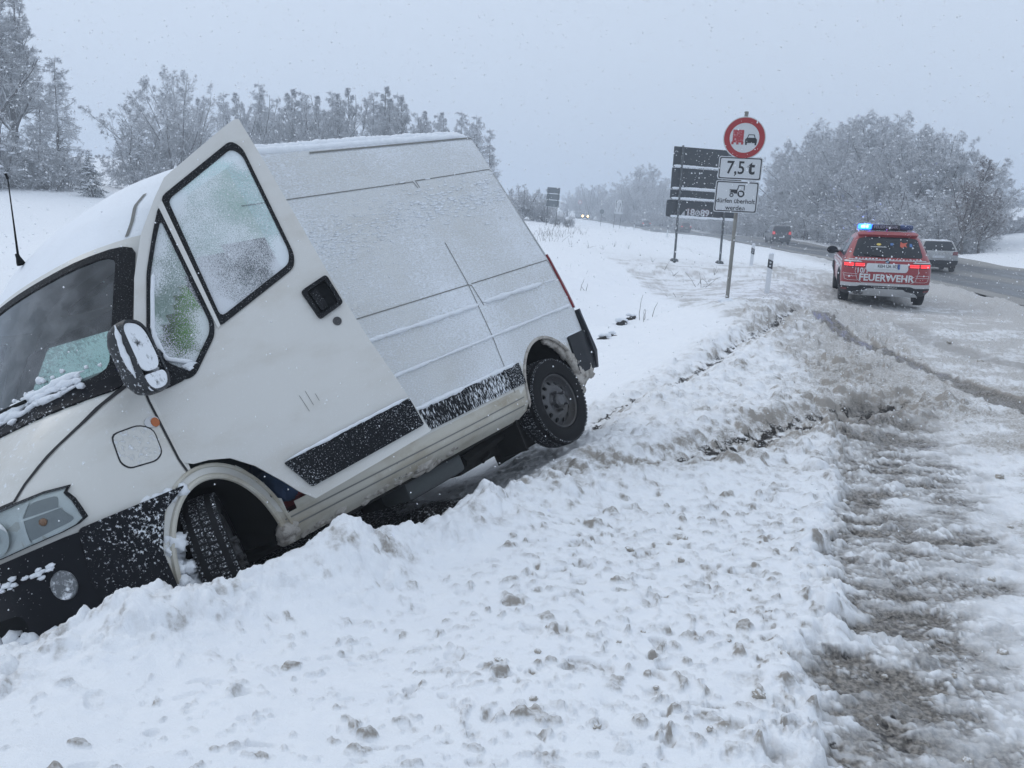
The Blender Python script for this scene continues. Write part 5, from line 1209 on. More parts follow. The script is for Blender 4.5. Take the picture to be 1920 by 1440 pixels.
def direction_sign():
    bl, br = np.array(at_d(1263, 490, 33)), np.array(at_d(1348, 492, 33.4)); c = (bl + br) / 2; yaw = math.atan2(br[1] - bl[1], br[0] - bl[0]); W2 = np.linalg.norm((br - bl)[:2]) / 2
    r = lean_root('direction_sign', c, (R(1.4), R(-1.5)), yaw, label='large dark back of a direction sign on two thin posts with snow ledges', cat='road sign')
    H = 4.33
    for sx in (-W2, W2):
        p = MB(); p.tube([(sx, -.07, -.3), (sx, -.07, H - .01)], .045, 10); p.build('post', [M['darkpost']], r)
        q = MB(); blob(q, (sx, -.07, .02), .14, 5, 2, .3, (1.2, 1.0, .55)); q.build('base_plate', [M['darkpost']], r)
    xl, xr = -W2 - .34, W2 + .55
    rows = [(1.66, 2.30, -.12), (2.34, 2.68, .0), (2.72, 3.50, .0), (3.54, 4.28, .02)]
    for z0, z1, dx in rows:
        f = flat((0, 0, 0), (1, 0, 0), (0, 0, 1), (0, -1, 0)); P_ = MB(); P_.sheet(rpoly([(xl + dx, z0), (xr, z0), (xr, z1), (xl + dx, z1)], .10 if z0 < 2 or z1 > 4.4 else .02), f, (), .4, .0, .04); P_.build('sign_panel', [M['sign_back']], r)
        l = MB(); l.box(((xl + xr) / 2, -.035, z0 - .012), (xr - xl - .05, .06, .03)); l.build('panel_rail', [M['darkpost']], r)
        s = MB(); lumpy(s, [(xl + .02, -.05, z0 + .02), ((xl + xr) / 2, -.05, z0 + .02), (xr - .03, -.05, z0 + .02)], .050, int(z0 * 10), 8, .3, 2.5); s.build('snow_ledge', [M['ridge']], r)
    f = flat((-.42, 0, 1.80), (1, 0, 0), (0, 0, 1), (0, -1, 0)); g = MB()
    for mi, off, bo in ((1, .004, .035), (0, .008, .012)):
        add_text(g, '18', .34, f, .0, .06, off, 1.1, mi, False, bo); add_text(g, '89', .34, f, .60, .06, off, 1.1, mi, False, bo)
    g.sheet(ell(.30, .05, .105, .11, 20), f, [ell(.30, .05, .065, .07, 16)], .06, .007); g.sheet(ell(.30, .05, .035, .04, 12), f, (), .06, .007); g.sheet([(-.42, -.10), (-.22, -.10), (-.24, .12)], f, (), .1, .007)
    g.build('graffiti', [M['graffiti'], M['graffiti_dark']], r)
direction_sign()
def delineator(px, py, d, h, label):
    b = np.array(at_d(px, py, d)); r = lean_root('delineator_post', b, (R(2.5 * random.uniform(.6, 1.2)), R(random.uniform(-2, 2))), -math.atan2(b[0], b[1]), label=label, cat='road post', group='white delineator posts along the road')
    def pris(x0, x1, y1, z0, z1, z2, mb, mi=0, gro=0.):     # triangular post with slanted top
        a = np.array([(x0 - gro, -.012 - gro), (x1 + gro, -.012 - gro), ((x0 + x1) / 2 + .02, y1 + gro), ((x0 + x1) / 2 - .02, y1 + gro)])
        V = np.concatenate([np.c_[a, np.full(4, z0)], np.c_[a, [z1, z2, (z1 + z2) / 2, (z1 + z2) / 2]]]); mb.add(V, [(i, (i + 1) % 4, 4 + (i + 1) % 4, 4 + i) for i in range(4)] + [(4, 5, 6, 7), (3, 2, 1, 0)], mi)
    p = MB(); pris(-.06, .06, .10, -.3, h - .02, h, p); p.build('post_body', [M['post_white']], r, False)
    k = MB(); V0 = h - .38
    a = np.array([(-.0625, V0 + .05), (.0625, V0 - .0), (.0625, V0 + .20), (-.0625, V0 + .25)]); k.add(np.c_[a[:, 0], np.full(4, -.0155), a[:, 1]], [(0, 1, 2, 3)]); k.build('black_band', [M['sign_black']], r, False)
    q = MB()
    for dz in (.085, .165): q.lathe([(0, -.0175), (.023, -.0175), (.025, -.014)], (0, 0, V0 + dz), 1, 14)
    q.build('reflector', [M['reflector']], r)
    s = MB(); blob(s, (0, .03, h), .05, 3, 2, .2, (1.1, 1, .5)); s.build('snow_cap', [M['ridge']], r)
delineator(1440, 531, 21, .72, 'white delineator post with black band nearest the no-overtaking sign')
delineator(1409, 492, 31, .66, 'white delineator post behind the right leg of the direction sign')
delineator(1251, 441, 74, .85, 'thin white road post left of the direction sign leg')
delineator(1189, 428, 110, .85, 'small white road post close to the grey car farthest away')
def far_signs():
    b = on_ground(1032, 72); r = lean_root('direction_sign', b, (R(3), 0), -math.atan2(b[0], b[1]) - R(6), label='small grey back of a direction sign above the snowy bushes beside the van', cat='road sign')
    for sx in (-.38, .42): p = MB(); p.tube([(sx, -.05, -.2), (sx, -.05, 3.1)], .035, 6); p.build('post', [M['darkpost']], r)
    for z0, z1 in ((1.55, 2.10), (2.14, 2.62), (2.66, 3.15)): P_ = MB(); P_.box((0, 0, (z0 + z1) / 2), (1.08, .03, z1 - z0)); P_.build('sign_panel', [M['sign_back_far']], r); s = MB(); s.tube([(-.5, -.04, z0), (.5, -.04, z0)], .022, 6); s.build('snow_ledge', [M['ridge']], r)
    b = on_ground(1125, 118); r = lean_root('traffic_sign', b, (R(4), 0), -math.atan2(b[0], b[1]), label='small round sign seen from behind on a thin post beside the far road', cat='traffic sign')
    p = MB(); p.tube([(0, .03, -.2), (0, .03, 2.35)], .035, 6); p.build('post', [M['darkpost']], r); d = MB(); d.lathe([(0, -.015), (.32, -.015), (.32, .015), (0, .015)], (0, 0, 2.05), 1, 24); d.build('round_panel', [M['sign_back_far']], r)
    b = on_ground(1155, 105); r = lean_root('lane_sign', b, (R(4), 0), -math.atan2(b[0], b[1]), label='white lane sign with black arrows on two thin posts', cat='traffic sign')
    for sx in (-.34, .42): p = MB(); p.tube([(sx, .03, -.2), (sx, .03, 3.4)], .03, 6); p.build('post', [M['darkpost']], r)
    P_ = MB(); P_.box((.03, 0, 2.55), (.98, .02, 1.65)); o = P_.build('white_plate', [M['sign_white']], r); k = MB()
    for pth in ([(-.33, 1.9), (-.30, 3.2)], [(.02, 1.95), (.06, 2.4), (.16, 2.5), (.18, 2.9)], [(.40, 1.95), (.42, 3.2)]): k.tube([(a, -.015, c) for a, c in pth], .03, 5)
    for a, c in ((-.30, 3.2), (.18, 2.9), (.42, 3.2)): k.sheet([(a - .09, c - .05), (a + .09, c - .05), (a, c + .14)], flat((0, -.02, 0), (1, 0, 0), (0, 0, 1), (0, -1, 0)), (), .2)
    k.build('lane_arrow', [M['sign_black']], o)
    b = on_ground(1084, 190); r = lean_root('traffic_sign', b, (R(3), 0), -math.atan2(b[0], b[1]), label='tiny red and white round sign above the oncoming headlights', cat='traffic sign')
    p = MB(); p.tube([(0, .03, -.2), (0, .03, 4.1)], .04, 6); p.build('post', [M['darkpost']], r); d = MB(); d.lathe([(0, -.02), (.40, -.02), (.40, .02)], (0, 0, 3.7), 1, 20); d.build('white_panel', [M['sign_white']], r); d = MB(); d.lathe([(.27, -.025), (.42, -.025), (.42, .02)], (0, 0, 3.7), 1, 20); d.build('red_ring', [M['sign_red']], r)
far_signs()
# ------------------------------------------------------------------ trees
def tubes(P, Rr, k):
    """P (n, s, 3) polylines, Rr (n, s) radii -> verts, quads"""
    n, s, _ = P.shape; d = np.gradient(P, axis=1); d /= np.linalg.norm(d, axis=2)[..., None] + 1e-9
    a = np.where(np.abs(d[:, :1, 2:3]) < .9, np.array([0, 0, 1.]), np.array([1., 0, 0])); u = np.cross(d, np.broadcast_to(a, d.shape)); u /= np.linalg.norm(u, axis=2)[..., None] + 1e-9; w_ = np.cross(d, u)
    t = np.arange(k) * 2 * math.pi / k
    V = P[:, :, None] + Rr[:, :, None, None] * (np.cos(t)[:, None] * u[:, :, None] + np.sin(t)[:, None] * w_[:, :, None])
    idx = np.arange(n * s * k).reshape(n, s, k); A = idx[:, :-1]; B = idx[:, 1:]
    F = np.stack([A, np.roll(A, -1, 2), np.roll(B, -1, 2), B], -1).reshape(-1, 4)
    return V.reshape(-1, 3), F
def grow(g, base, dirn, L_, r0, seg, wig, bend, taper=.35):
    """vectorised polylines; bend = pull towards up (+) or down (-)"""
    n = len(base); P = [base]; d = dirn / (np.linalg.norm(dirn, axis=1)[:, None] + 1e-9)
    for i in range(seg):
        d = d + g.normal(0, wig, (n, 3)) + np.array([0, 0, bend]); d /= np.linalg.norm(d, axis=1)[:, None]; P.append(P[-1] + d * (L_ / seg)[:, None])
    t = np.linspace(1, taper, seg + 1); return np.stack(P, 1), r0[:, None] * t[None]
def kids(g, P, Rr, per, t0, t1, ang, L_, lenf, rf, up=0.):
    """children along each polyline"""
    n, s, _ = P.shape; t = g.uniform(t0, t1, (n, per)) * (s - 1); i = np.minimum(t.astype(int), s - 2); f = (t - i)[..., None]
    I = np.arange(n)[:, None]; b = P[I, i] * (1 - f) + P[I, i + 1] * f; d = P[I, i + 1] - P[I, i]; d /= np.linalg.norm(d, axis=2)[..., None] + 1e-9
    q = g.normal(0, 1, (n, per, 3)); q -= d * (q * d).sum(-1)[..., None]; q /= np.linalg.norm(q, axis=2)[..., None] + 1e-9
    a = np.radians(g.normal(ang, 10, (n, per)))[..., None]; D = d * np.cos(a) + q * np.sin(a); D[..., 2] += up
    r = (Rr[I, i] * rf).reshape(-1); frac = t / (s - 1); ln = (L_[:, None] * lenf(frac) * g.uniform(.65, 1.2, (n, per))).reshape(-1)
    return b.reshape(-1, 3), D.reshape(-1, 3), ln, r
def tree_mesh(kind, seed, H):
    g = np.random.default_rng(seed); parts = []; one = np.ones(1)
    if kind in ('broad', 'upright', 'tall'):
        cf = dict(broad=(.13, 6, 48, .55, .22), upright=(.08, 5, 30, .34, .16), tall=(.07, 5, 38, .36, .15))[kind]
        nst = {'broad': 1, 'upright': 1, 'tall': 1}[kind]
        T, TR_ = grow(g, np.zeros((1, 3)), np.array([[g.normal(0, .06), g.normal(0, .06), 1]]), one * H * .93, one * H * .018, 10, cf[0] * .5, .05, .12); parts.append(('trunk', T, TR_, 7))
        nl = {'broad': 26, 'upright': 30, 'tall': 34}[kind]
        b, d, l, r = kids(g, T, TR_, nl, .16 if kind == 'broad' else (.22 if kind == 'upright' else .30), .98, cf[2], one * H, lambda t: cf[3] * (1.08 - t) ** .8, .55, .12)
        L1, R1 = grow(g, b, d, l, np.maximum(r, .018), 7, .12, .06 if kind != 'tall' else .0, .25); parts.append(('trunk', L1, R1, 5))
        b, d, l, r = kids(g, L1, R1, 10, .2, 1.0, 42, l, lambda t: .52 * (1.1 - t), .6, .05); L2, R2 = grow(g, b, d, l, np.clip(r, .014, .05), 5, .16, .03, .4); parts.append(('crown', L2, R2, 3))
        b, d, l, r = kids(g, L2, R2, 8, .15, 1.0, 42, np.maximum(l, H * .04), lambda t: .62 * (1.15 - t), .7); L3, R3 = grow(g, b, d, l, np.clip(r, .012, .022), 3, .2, -.03, .6); parts.append(('crown', L3, R3, 3))
        b, d, l, r = kids(g, L3[:], R3[:], 4, .2, 1.0, 40, np.maximum(l, H * .02), lambda t: .6 + 0 * t, .8); L4, R4 = grow(g, b, d, np.clip(l, .12, .6), np.clip(r, .010, .014), 2, .2, -.05, .7); parts.append(('crown', L4, R4, 3))
    elif kind == 'larch':
        T, TR_ = grow(g, np.zeros((1, 3)), np.array([[g.normal(0, .04), g.normal(0, .04), 1]]), one * H, one * H * .016, 10, .03, .03, .06); parts.append(('trunk', T, TR_, 7))
        b, d, l, r = kids(g, T, TR_, 90, .10, .99, 80, one * H, lambda t: .27 * (1.06 - t) ** .8 + .02, .4, .05); L1, R1 = grow(g, b, d, l, np.clip(r, .014, .06), 6, .10, -.03, .3); parts.append(('crown', L1, R1, 4))
        b, d, l, r = kids(g, L1, R1, 14, .1, 1.0, 48, l, lambda t: .42 * (1.1 - t), .6, -.1); L2, R2 = grow(g, b, d, np.maximum(l, .15), np.clip(r, .012, .03), 3, .15, -.10, .5); parts.append(('crown', L2, R2, 3))
        b, d, l, r = kids(g, L2, R2, 6, .1, 1.0, 45, l, lambda t: .6 + 0 * t, .8, -.15); L3, R3 = grow(g, b, d, np.clip(l, .1, .5), np.clip(r, .010, .016), 2, .15, -.1, .7); parts.append(('crown', L3, R3, 3))
    elif kind == 'shrub':
        n0 = 16; az = g.uniform(0, 2 * math.pi, n0); sp = g.uniform(.15, .9, n0)
        d = np.stack([np.cos(az) * sp, np.sin(az) * sp, np.ones(n0)], 1); base = np.stack([np.cos(az), np.sin(az), 0 * az], 1) * g.uniform(0, .16, (n0, 1)) * H
        T, TR_ = grow(g, base, d, H * g.uniform(.6, 1.02, n0), np.full(n0, H * .012), 7, .12, -.02, .3); parts.append(('trunk', T, TR_, 5))
        b, d, l, r = kids(g, T, TR_, 12, .12, 1.0, 42, np.full(n0, H), lambda t: .42 * (1.15 - t), .6); L1, R1 = grow(g, b, d, l, np.clip(r, .014, .04), 5, .15, -.02, .4); parts.append(('crown', L1, R1, 3))
        b, d, l, r = kids(g, L1, R1, 9, .1, 1.0, 42, np.maximum(l, H * .08), lambda t: .55 * (1.15 - t), .7); L2, R2 = grow(g, b, d, l, np.clip(r, .012, .024), 3, .2, -.05, .6); parts.append(('crown', L2, R2, 3))
        b, d, l, r = kids(g, L2, R2, 5, .1, 1.0, 42, np.maximum(l, .2), lambda t: .6 + 0 * t, .8); L3, R3 = grow(g, b, d, np.clip(l, .12, .5), np.clip(r, .010, .015), 2, .2, -.05, .7); parts.append(('crown', L3, R3, 3))
    elif kind == 'willow':
        n0 = 11; az = g.uniform(0, 2 * math.pi, n0); sp = g.uniform(.05, .62, n0)
        d = np.stack([np.cos(az) * sp, np.sin(az) * sp, np.ones(n0)], 1); base = np.stack([np.cos(az), np.sin(az), 0 * az], 1) * g.uniform(0, .05, (n0, 1)) * H
        T, TR_ = grow(g, base, d, H * g.uniform(.72, 1.02, n0), np.full(n0, H * .013), 9, .09, .0, .18); parts.append(('trunk', T, TR_, 5))
        b, d, l, r = kids(g, T, TR_, 13, .15, 1.0, 40, np.full(n0, H), lambda t: .36 * (1.2 - t), .6, .05); L1, R1 = grow(g, b, d, l, np.clip(r, .02, .07), 6, .13, .0, .35); parts.append(('crown', L1, R1, 4))
        b, d, l, r = kids(g, L1, R1, 9, .12, 1.0, 42, np.maximum(l, H * .08), lambda t: .5 * (1.15 - t), .6); L2, R2 = grow(g, b, d, l, np.clip(r, .016, .035), 4, .18, -.03, .5); parts.append(('crown', L2, R2, 3))
        b, d, l, r = kids(g, L2, R2, 7, .1, 1.0, 42, np.maximum(l, H * .03), lambda t: .6 * (1.15 - t), .75); L3, R3 = grow(g, b, d, l, np.clip(r, .014, .022), 2, .2, -.05, .7); parts.append(('crown', L3, R3, 3))
        b, d, l, r = kids(g, L3, R3, 2, .1, 1.0, 40, np.maximum(l, .25), lambda t: .7 + 0 * t, .85); L4, R4 = grow(g, b, d, np.clip(l, .15, .6), np.clip(r, .011, .016), 1, .1, -.05, .7); parts.append(('crown', L4, R4, 3))
    elif kind == 'dome':
        n0 = 18; az = np.arange(n0) * 2.4; sp = np.linspace(.03, .80, n0)
        d = np.stack([np.cos(az) * sp, np.sin(az) * sp, np.ones(n0)], 1); base = np.stack([np.cos(az), np.sin(az), 0 * az], 1) * g.uniform(0, .07, (n0, 1)) * H
        T, TR_ = grow(g, base, d, H * (1.0 - .20 * sp) * g.uniform(.80, .96, n0), np.full(n0, H * .010), 8, .11, -.01, .10); parts.append(('trunk', T, TR_, 5))
        b, d, l, r = kids(g, T, TR_, 13, .2, 1.0, 44, np.full(n0, H), lambda t: .26 * (1.38 - t), .6, .04); L1, R1 = grow(g, b, d, l, np.clip(r, .016, .05), 5, .13, .0, .35); parts.append(('crown', L1, R1, 3))
        b, d, l, r = kids(g, L1, R1, 9, .1, 1.0, 42, np.maximum(l, H * .07), lambda t: .52 * (1.15 - t), .6); L2, R2 = grow(g, b, d, l, np.clip(r, .012, .026), 3, .18, -.02, .5); parts.append(('crown', L2, R2, 3))
        b, d, l, r = kids(g, L2, R2, 6, .1, 1.0, 42, np.maximum(l, H * .025), lambda t: .6 * (1.15 - t), .75); L3, R3 = grow(g, b, d, l, np.clip(r, .010, .016), 2, .2, -.04, .7); parts.append(('crown', L3, R3, 3))
        b, d, l, r = kids(g, L3, R3, 2, .1, 1.0, 40, np.maximum(l, .25), lambda t: .7 + 0 * t, .85); L4, R4 = grow(g, b, d, np.clip(l, .15, .6), np.clip(r, .009, .012), 1, .1, -.05, .7); parts.append(('crown', L4, R4, 3))
    elif kind == 'spruce':
        T, TR_ = grow(g, np.zeros((1, 3)), np.array([[0, 0, 1.]]), one * H, one * H * .02, 8, .01, .02, .05); parts.append(('trunk', T, TR_, 7))
        b, d, l, r = kids(g, T, TR_, 110, .03, .99, 95, one * H, lambda t: .33 * (1.04 - t) + .02, .4); L1, R1 = grow(g, b, d, l, np.clip(r, .012, .03), 5, .06, -.05, .4); parts.append(('crown', L1, R1, 4))
        b, d, l, r = kids(g, L1, R1, 16, .1, 1.0, 55, l, lambda t: .38 * (1.2 - t), .7, -.25); L2, R2 = grow(g, b, d, np.maximum(l, .08), np.clip(r * 2.2, .03, .06), 2, .1, -.12, .5); parts.append(('crown', L2, R2, 4))
    res = {}
    for nm in ('trunk', 'crown'):
        V, F, o = [], [], 0
        for a, P, Rr, k in parts:
            if a == nm: v, f = tubes(P, Rr, k); V.append(v); F.append(f + o); o += len(v)
        if V: res[nm] = (np.concatenate(V), np.concatenate(F))
    tips = parts[-2][1][:, -1] if kind != 'spruce' else parts[1][1][:, 3]
    nt_ = {'dome': 900, 'willow': 700, 'broad': 420, 'upright': 160, 'tall': 300, 'larch': 260, 'shrub': 480, 'spruce': 170}[kind]
    pick = tips[g.integers(0, len(tips), nt_)]; ico = np.array([(1, 0, 0), (-1, 0, 0), (0, 1, 0), (0, -1, 0), (0, 0, .55), (0, 0, -.4)]); fi = np.array([(0, 2, 4), (2, 1, 4), (1, 3, 4), (3, 0, 4), (2, 0, 5), (1, 2, 5), (3, 1, 5), (0, 3, 5)])
    sz = g.uniform(.3, 1.0, (nt_, 1, 3)) ** 1.5 * {'spruce': .26}.get(kind, .17) * np.array([1.3, 1.3, .75]); V = (pick[:, None] + ico[None] * sz + g.normal(0, .02, (nt_, 6, 3))).reshape(-1, 3); F = (fi[None] + np.arange(nt_)[:, None, None] * 6).reshape(-1, 3)
    res['snow'] = (V, F)
    return res
PROTO = {}
ORD = 'first second third fourth fifth sixth seventh eighth ninth tenth eleventh twelfth thirteenth fourteenth fifteenth sixteenth seventeenth eighteenth nineteenth twentieth'.split()
ORD += ['twenty-' + q for q in ORD[:9]]
def beyond_road(px, extra=4.0):
    '''nearest depth in a photo column that lies beyond the far edge of the road'''
    k = (px - 960) / FPX; d = 40.0
    while d < 330:
        p = at_d(px, 430, d); j = np.hypot(ROADC[:, 0] - p[0], ROADC[:, 1] - p[1]).argmin()
        t = ROADC[min(j + 1, len(ROADC) - 1)] - ROADC[max(j - 1, 0)]; t /= np.linalg.norm(t); s = (p[0] - ROADC[j, 0]) * t[1] - (p[1] - ROADC[j, 1]) * t[0]
        if s > RHW + extra: return d
        d += 1.0
    return d
def h_for(px, ty, d):
    p = on_ground(px, d); return max(1.0, CAM[2] + (421 + (px - 960) * math.tan(ROLL) - ty) / FPX * d - p[2])
def proto(kind, seed, H, twig='twig'):
    key = (kind, seed)
    if key not in PROTO:
        r = tree_mesh(kind, seed, H); tr = np_mesh('trunk', *r['trunk'], M['bark']); cr = np_mesh('crown', *r['crown'], M['needle'] if kind == 'spruce' else M[twig]); sn = np_mesh('snow_load', *r['snow'], M['tuft'], smooth=True); PROTO[key] = (tr, cr, sn, H)
    return PROTO[key]
KN = {'broad': 'broadleaf_tree', 'upright': 'birch_tree', 'tall': 'alder_tree', 'larch': 'larch_tree', 'shrub': 'shrub', 'willow': 'willow_tree', 'dome': 'multi_stemmed_tree', 'spruce': 'spruce_tree'}
def tree(kind, seed, px, dist, h, label, group=None, twig='twig', wide=1.0, lean=0.0, sink=0.0):
    tr, cr, sn, H = proto(kind, seed, {'broad': 11., 'upright': 12., 'tall': 14., 'larch': 10., 'shrub': 4.5, 'willow': 12., 'dome': 11., 'spruce': 4.}[kind], twig)
    p = on_ground(px, dist); r = empty(KN[kind], (p[0], p[1], p[2] - .05 - sink), random.uniform(0, 6.28), label, 'shrub' if kind == 'shrub' else 'tree', group)
    s = h / H; r.scale = (s * wide, s * wide, s)
    if lean: r.rotation_euler = (R(lean), 0, R(90))
    for nm, me in (('trunk', tr), ('crown', cr), ('snow_load', sn)):
        o = link(nm, me, r)
        if nm == 'snow_load': o['kind'] = 'stuff'
G1, G2, G3, G4, G5 = 'snowy trees on the hill at the left edge', 'snowy wood behind the van roof', 'hazy trees along the far road', 'snowy tree group right of the road', 'small snowy trees beside the road'
tree('upright', 8, 2, 58, 15.5, 'tallest frosty tree cut by the left edge of the photo', G1, lean=3, wide=1.05)
tree('upright', 8, 24, 62, 14.0, 'tall frosty tree between the two leaning left-edge trees', G1); tree('upright', 8, 48, 60, 13.0, 'tall frosty tree second from the left edge, leaning right', G1, lean=-4, wide=1.0)
tree('larch', 3, 112, 60, 8.8, 'frosted larch-shaped tree right of the tall left trees', G1, wide=.95)
tree('larch', 3, 82, 63, 7.4, 'frosted larch half hidden between the tall left trees and the pointed one', G1)
tree('spruce', 4, 176, 56, 3.1, 'small dark spruce with snow clumps standing alone on the left hill', None, wide=1.15)
for i, (px, d, h) in enumerate(((-30, 56, 5), (15, 57, 3.6), (60, 59, 3.2), (100, 58, 3.0), (135, 60, 2.8))): tree('shrub', 5, px, d, h, 'snowy shrub at the foot of the left trees, %s from the left edge' % ORD[i], 'snowy shrubs on the left hill', wide=1.2)
tree('dome', 31, 335, 68, 10.2, 'broad bare tree with heavy snowy limbs left of the van door tip', G2, wide=.92)
tree('shrub', 5, 262, 66, 5.0, 'snowy bush left of the broad tree behind the van', 'bushes in front of the wood', wide=.9)
for i, (px, h) in enumerate(sorted(((405, 5), (520, 5.2), (590, 6.0), (660, 6.2), (735, 5.4), (800, 5.2), (860, 4.8), (450, 5.6), (560, 5.2), (700, 5.6), (770, 5.6), (620, 6.6), (480, 6.2)))):
    tree('shrub', 15 if i % 2 else 5, px, 88 - (i % 3) * 3, h * .95, 'snow-laden bush at the front of the wood above the van roof, %s from its left' % ORD[i], 'bushes in front of the wood', wide=1.2)
tops = sorted([(415, 180), (445, 174), (472, 168), (500, 162), (530, 168), (556, 176), (580, 178), (604, 166), (630, 180), (652, 172), (676, 170), (700, 164), (722, 172), (748, 180), (768, 186), (786, 200), (806, 208), (826, 218), (845, 212), (860, 222), (540, 185), (640, 190), (690, 178), (480, 180), (395, 190), (590, 184), (735, 190), (615, 175)])
for i, (px, ty) in enumerate(tops):
    d = 98 + (i * 37 % 11); k, sd_ = (('upright', 8), ('willow', 31), ('upright', 8), ('larch', 3))[(i * 3) % 4]
    tree(k, sd_, px, d, h_for(px, ty, d), 'bare frosted tree in the wood over the van roof, %s from the left' % ORD[i], G2, wide=1.15 if k == 'upright' else (.72 if k == 'willow' else .8))
for i, (px, ty, d) in enumerate(((872, 214, 92), (885, 232, 96), (898, 220, 90), (916, 244, 92))):
    tree('larch', 3, px, d, h_for(px, ty, d), 'frosted conifer behind the rear corner of the van roof, %s from the left' % ORD[i], 'conifers at the end of the wood', wide=.8)
for i, (px, d, h) in enumerate(((975, 84, 3.6), (1000, 86, 3.4), (1022, 84, 2.6), (1045, 80, 1.5), (1062, 76, 1.2))): tree('shrub', 15, px, d, h, 'snowy bush on the field right of the van roof, %s of five from the left' % ORD[i], 'bushes on the field by the grey sign', twig='twig')
for i, (px, ty, k, ex) in enumerate(((1062, 362, 'willow', 6), (1084, 348, 'willow', 5), (1106, 340, 'willow', 4), (1126, 342, 'willow', 8), (1146, 364, 'willow', 4), (1166, 346, 'willow', 6), (1184, 316, 'broad', 5), (1200, 303, 'willow', 4), (1218, 316, 'broad', 6), (1240, 330, 'willow', 4), (1264, 335, 'willow', 6), (1290, 338, 'willow', 5), (1316, 340, 'willow', 7), (1345, 345, 'willow', 5), (1372, 350, 'willow', 6), (1396, 352, 'willow', 9), (1420, 348, 'willow', 8))):
    d = min(beyond_road(px, ex), 265); tree('dome' if k == 'willow' and i % 2 else k, {'broad': 6, 'willow': 31}[k], px, d, h_for(px, ty, d), 'hazy frosted tree along the far road, %s from the left' % ORD[i], G3, wide=1.0)
for i in range(24):
    px = 1140 + i * 13 + random.uniform(-4, 4); d = min(beyond_road(px, 2.5), 262); tree('shrub', 5 if i % 2 else 15, px, d, random.uniform(3.5, 5.5), 'hazy snowy bush along the edge of the far road', 'hazy bushes along the far road', wide=1.25)
for i, (px, ty, wd) in enumerate(((1462, 335, .7), (1494, 278, .85), (1516, 236, .9), (1542, 218, .9), (1572, 216, .85), (1602, 212, .9), (1632, 206, .95), (1662, 208, .9), (1694, 220, .95), (1726, 238, .95), (1758, 244, 1.0), (1790, 280, .95), (1816, 312, .9))):
    d = beyond_road(px, 7 + (i * 5 % 4)); tree('dome', 31, px, d, h_for(px, ty, d), 'bare tree with white-frosted crown in the group right of the road, %s from the left' % ORD[i], G4, wide=wd * 1.12)
tree('broad', 18, 1808, 62, 7.2, 'brownish tree with a visible trunk beside the estate car', None, 'twig_brown', .95); tree('broad', 18, 1840, 64, 4.6, 'low brownish tree at the right end of the tree group', None, 'twig_brown', 1.3)
for i in range(28):
    px = 1458 + i * 13 + random.uniform(-5, 5); d = beyond_road(px, 3.0 + (i * 7 % 5) * .7); tree('shrub', 5 if i % 2 else 15, px, d, random.uniform(4.2, 6.6) * (1 if px < 1760 else .75), 'snow-laden bush filling the foot of the right tree group', 'bushes under the right tree group', wide=1.15)
for i, px in enumerate((1400, 1411, 1422, 1433, 1508, 1534)):
    d = beyond_road(px, 1.6); tree('broad', 6, px, d, (4.0, 4.6, 4.2, 4.4, 4.6, 4.6)[i], 'small snowy tree with a dark trunk at the road edge, %s of the row' % ORD[i], G5, wide=1.15)
for i, px in enumerate(range(1862, 1960, 12)): tree('shrub', 15, px, 92 + i % 3 * 3, random.uniform(1.2, 2.0), 'low snowy bush on the bank at the right edge', 'low bushes on the right bank', wide=1.6)
for i, px in enumerate(range(1840, 2000, 11)): tree('shrub', 5, px, 188, 2.2, 'distant hedge bush on the skyline at the right edge', 'skyline hedge at the right', wide=1.7)
# reeds, withered stalks and ditch holes
def stalks(name, label, px, py, z, n, h, spread, lean=.5, group='withered stalks in the snowy field', cat='plant'):
    p = at_z(px, py, z); d0 = gz(p[0], p[1]); g = np.random.default_rng(int(px * 7 + py)); b = np.stack([g.normal(0, spread, n), g.normal(0, spread, n), np.full(n, -.03)], 1)
    P, Rr = grow(g, b, np.stack([g.normal(0, lean, n), g.normal(0, lean, n), np.ones(n)], 1), g.uniform(.4, 1.1, n) * h, np.full(n, .007), 4, .18, -.05, .5); v, f = tubes(P, Rr, 3)
    o = link(name, np_mesh(name, v, f, M['grass'])); o.location = (p[0], p[1], d0); tag(o, label, cat, group); return o
for px, py, z, n, h, sp in ((1245, 522, .05, 4, .35, .05), (1262, 531, .0, 3, .25, .03), (1310, 535, .1, 7, .55, .16), (1326, 533, .1, 4, .3, .06), (1150, 476, .3, 3, .4, .03), (1070, 476, .3, 3, .35, .02), (1103, 483, .2, 4, .45, .05), (1223, 505, .1, 3, .3, .02), (1180, 482, .2, 3, .4, .03), (1130, 484, .2, 3, .3, .03), (1270, 550, .1, 3, .25, .1), (1340, 520, .2, 3, .3, .05), (1200, 494, .1, 3, .25, .05), (1093, 560, -.1, 3, .35, .1), (1215, 600, -.2, 5, .5, .2),
                             (40, 366, 2.6, 4, .5, .2), (62, 370, 2.4, 4, .5, .3), (95, 374, 2.3, 4, .5, .3), (120, 366, 2.6, 3, .5, .3), (142, 370, 2.5, 3, .4, .1)):
    stalks('withered_stalk', 'thin withered stalks poking out of the smooth field snow', px, py, z, n, h, sp)
for px, py, z, n, h, sp in ((1040, 437, 1.2, 34, .8, .7), (1058, 434, 1.2, 30, .8, .5), (1075, 437, 1.2, 14, .6, .35), (1022, 438, 1.2, 20, .7, .6)):
    stalks('reed_clump', 'dark reed clump in the snow beside the field bushes', px, py, z, n, h, sp, .25, 'dark reeds on the field')['kind'] = 'stuff'
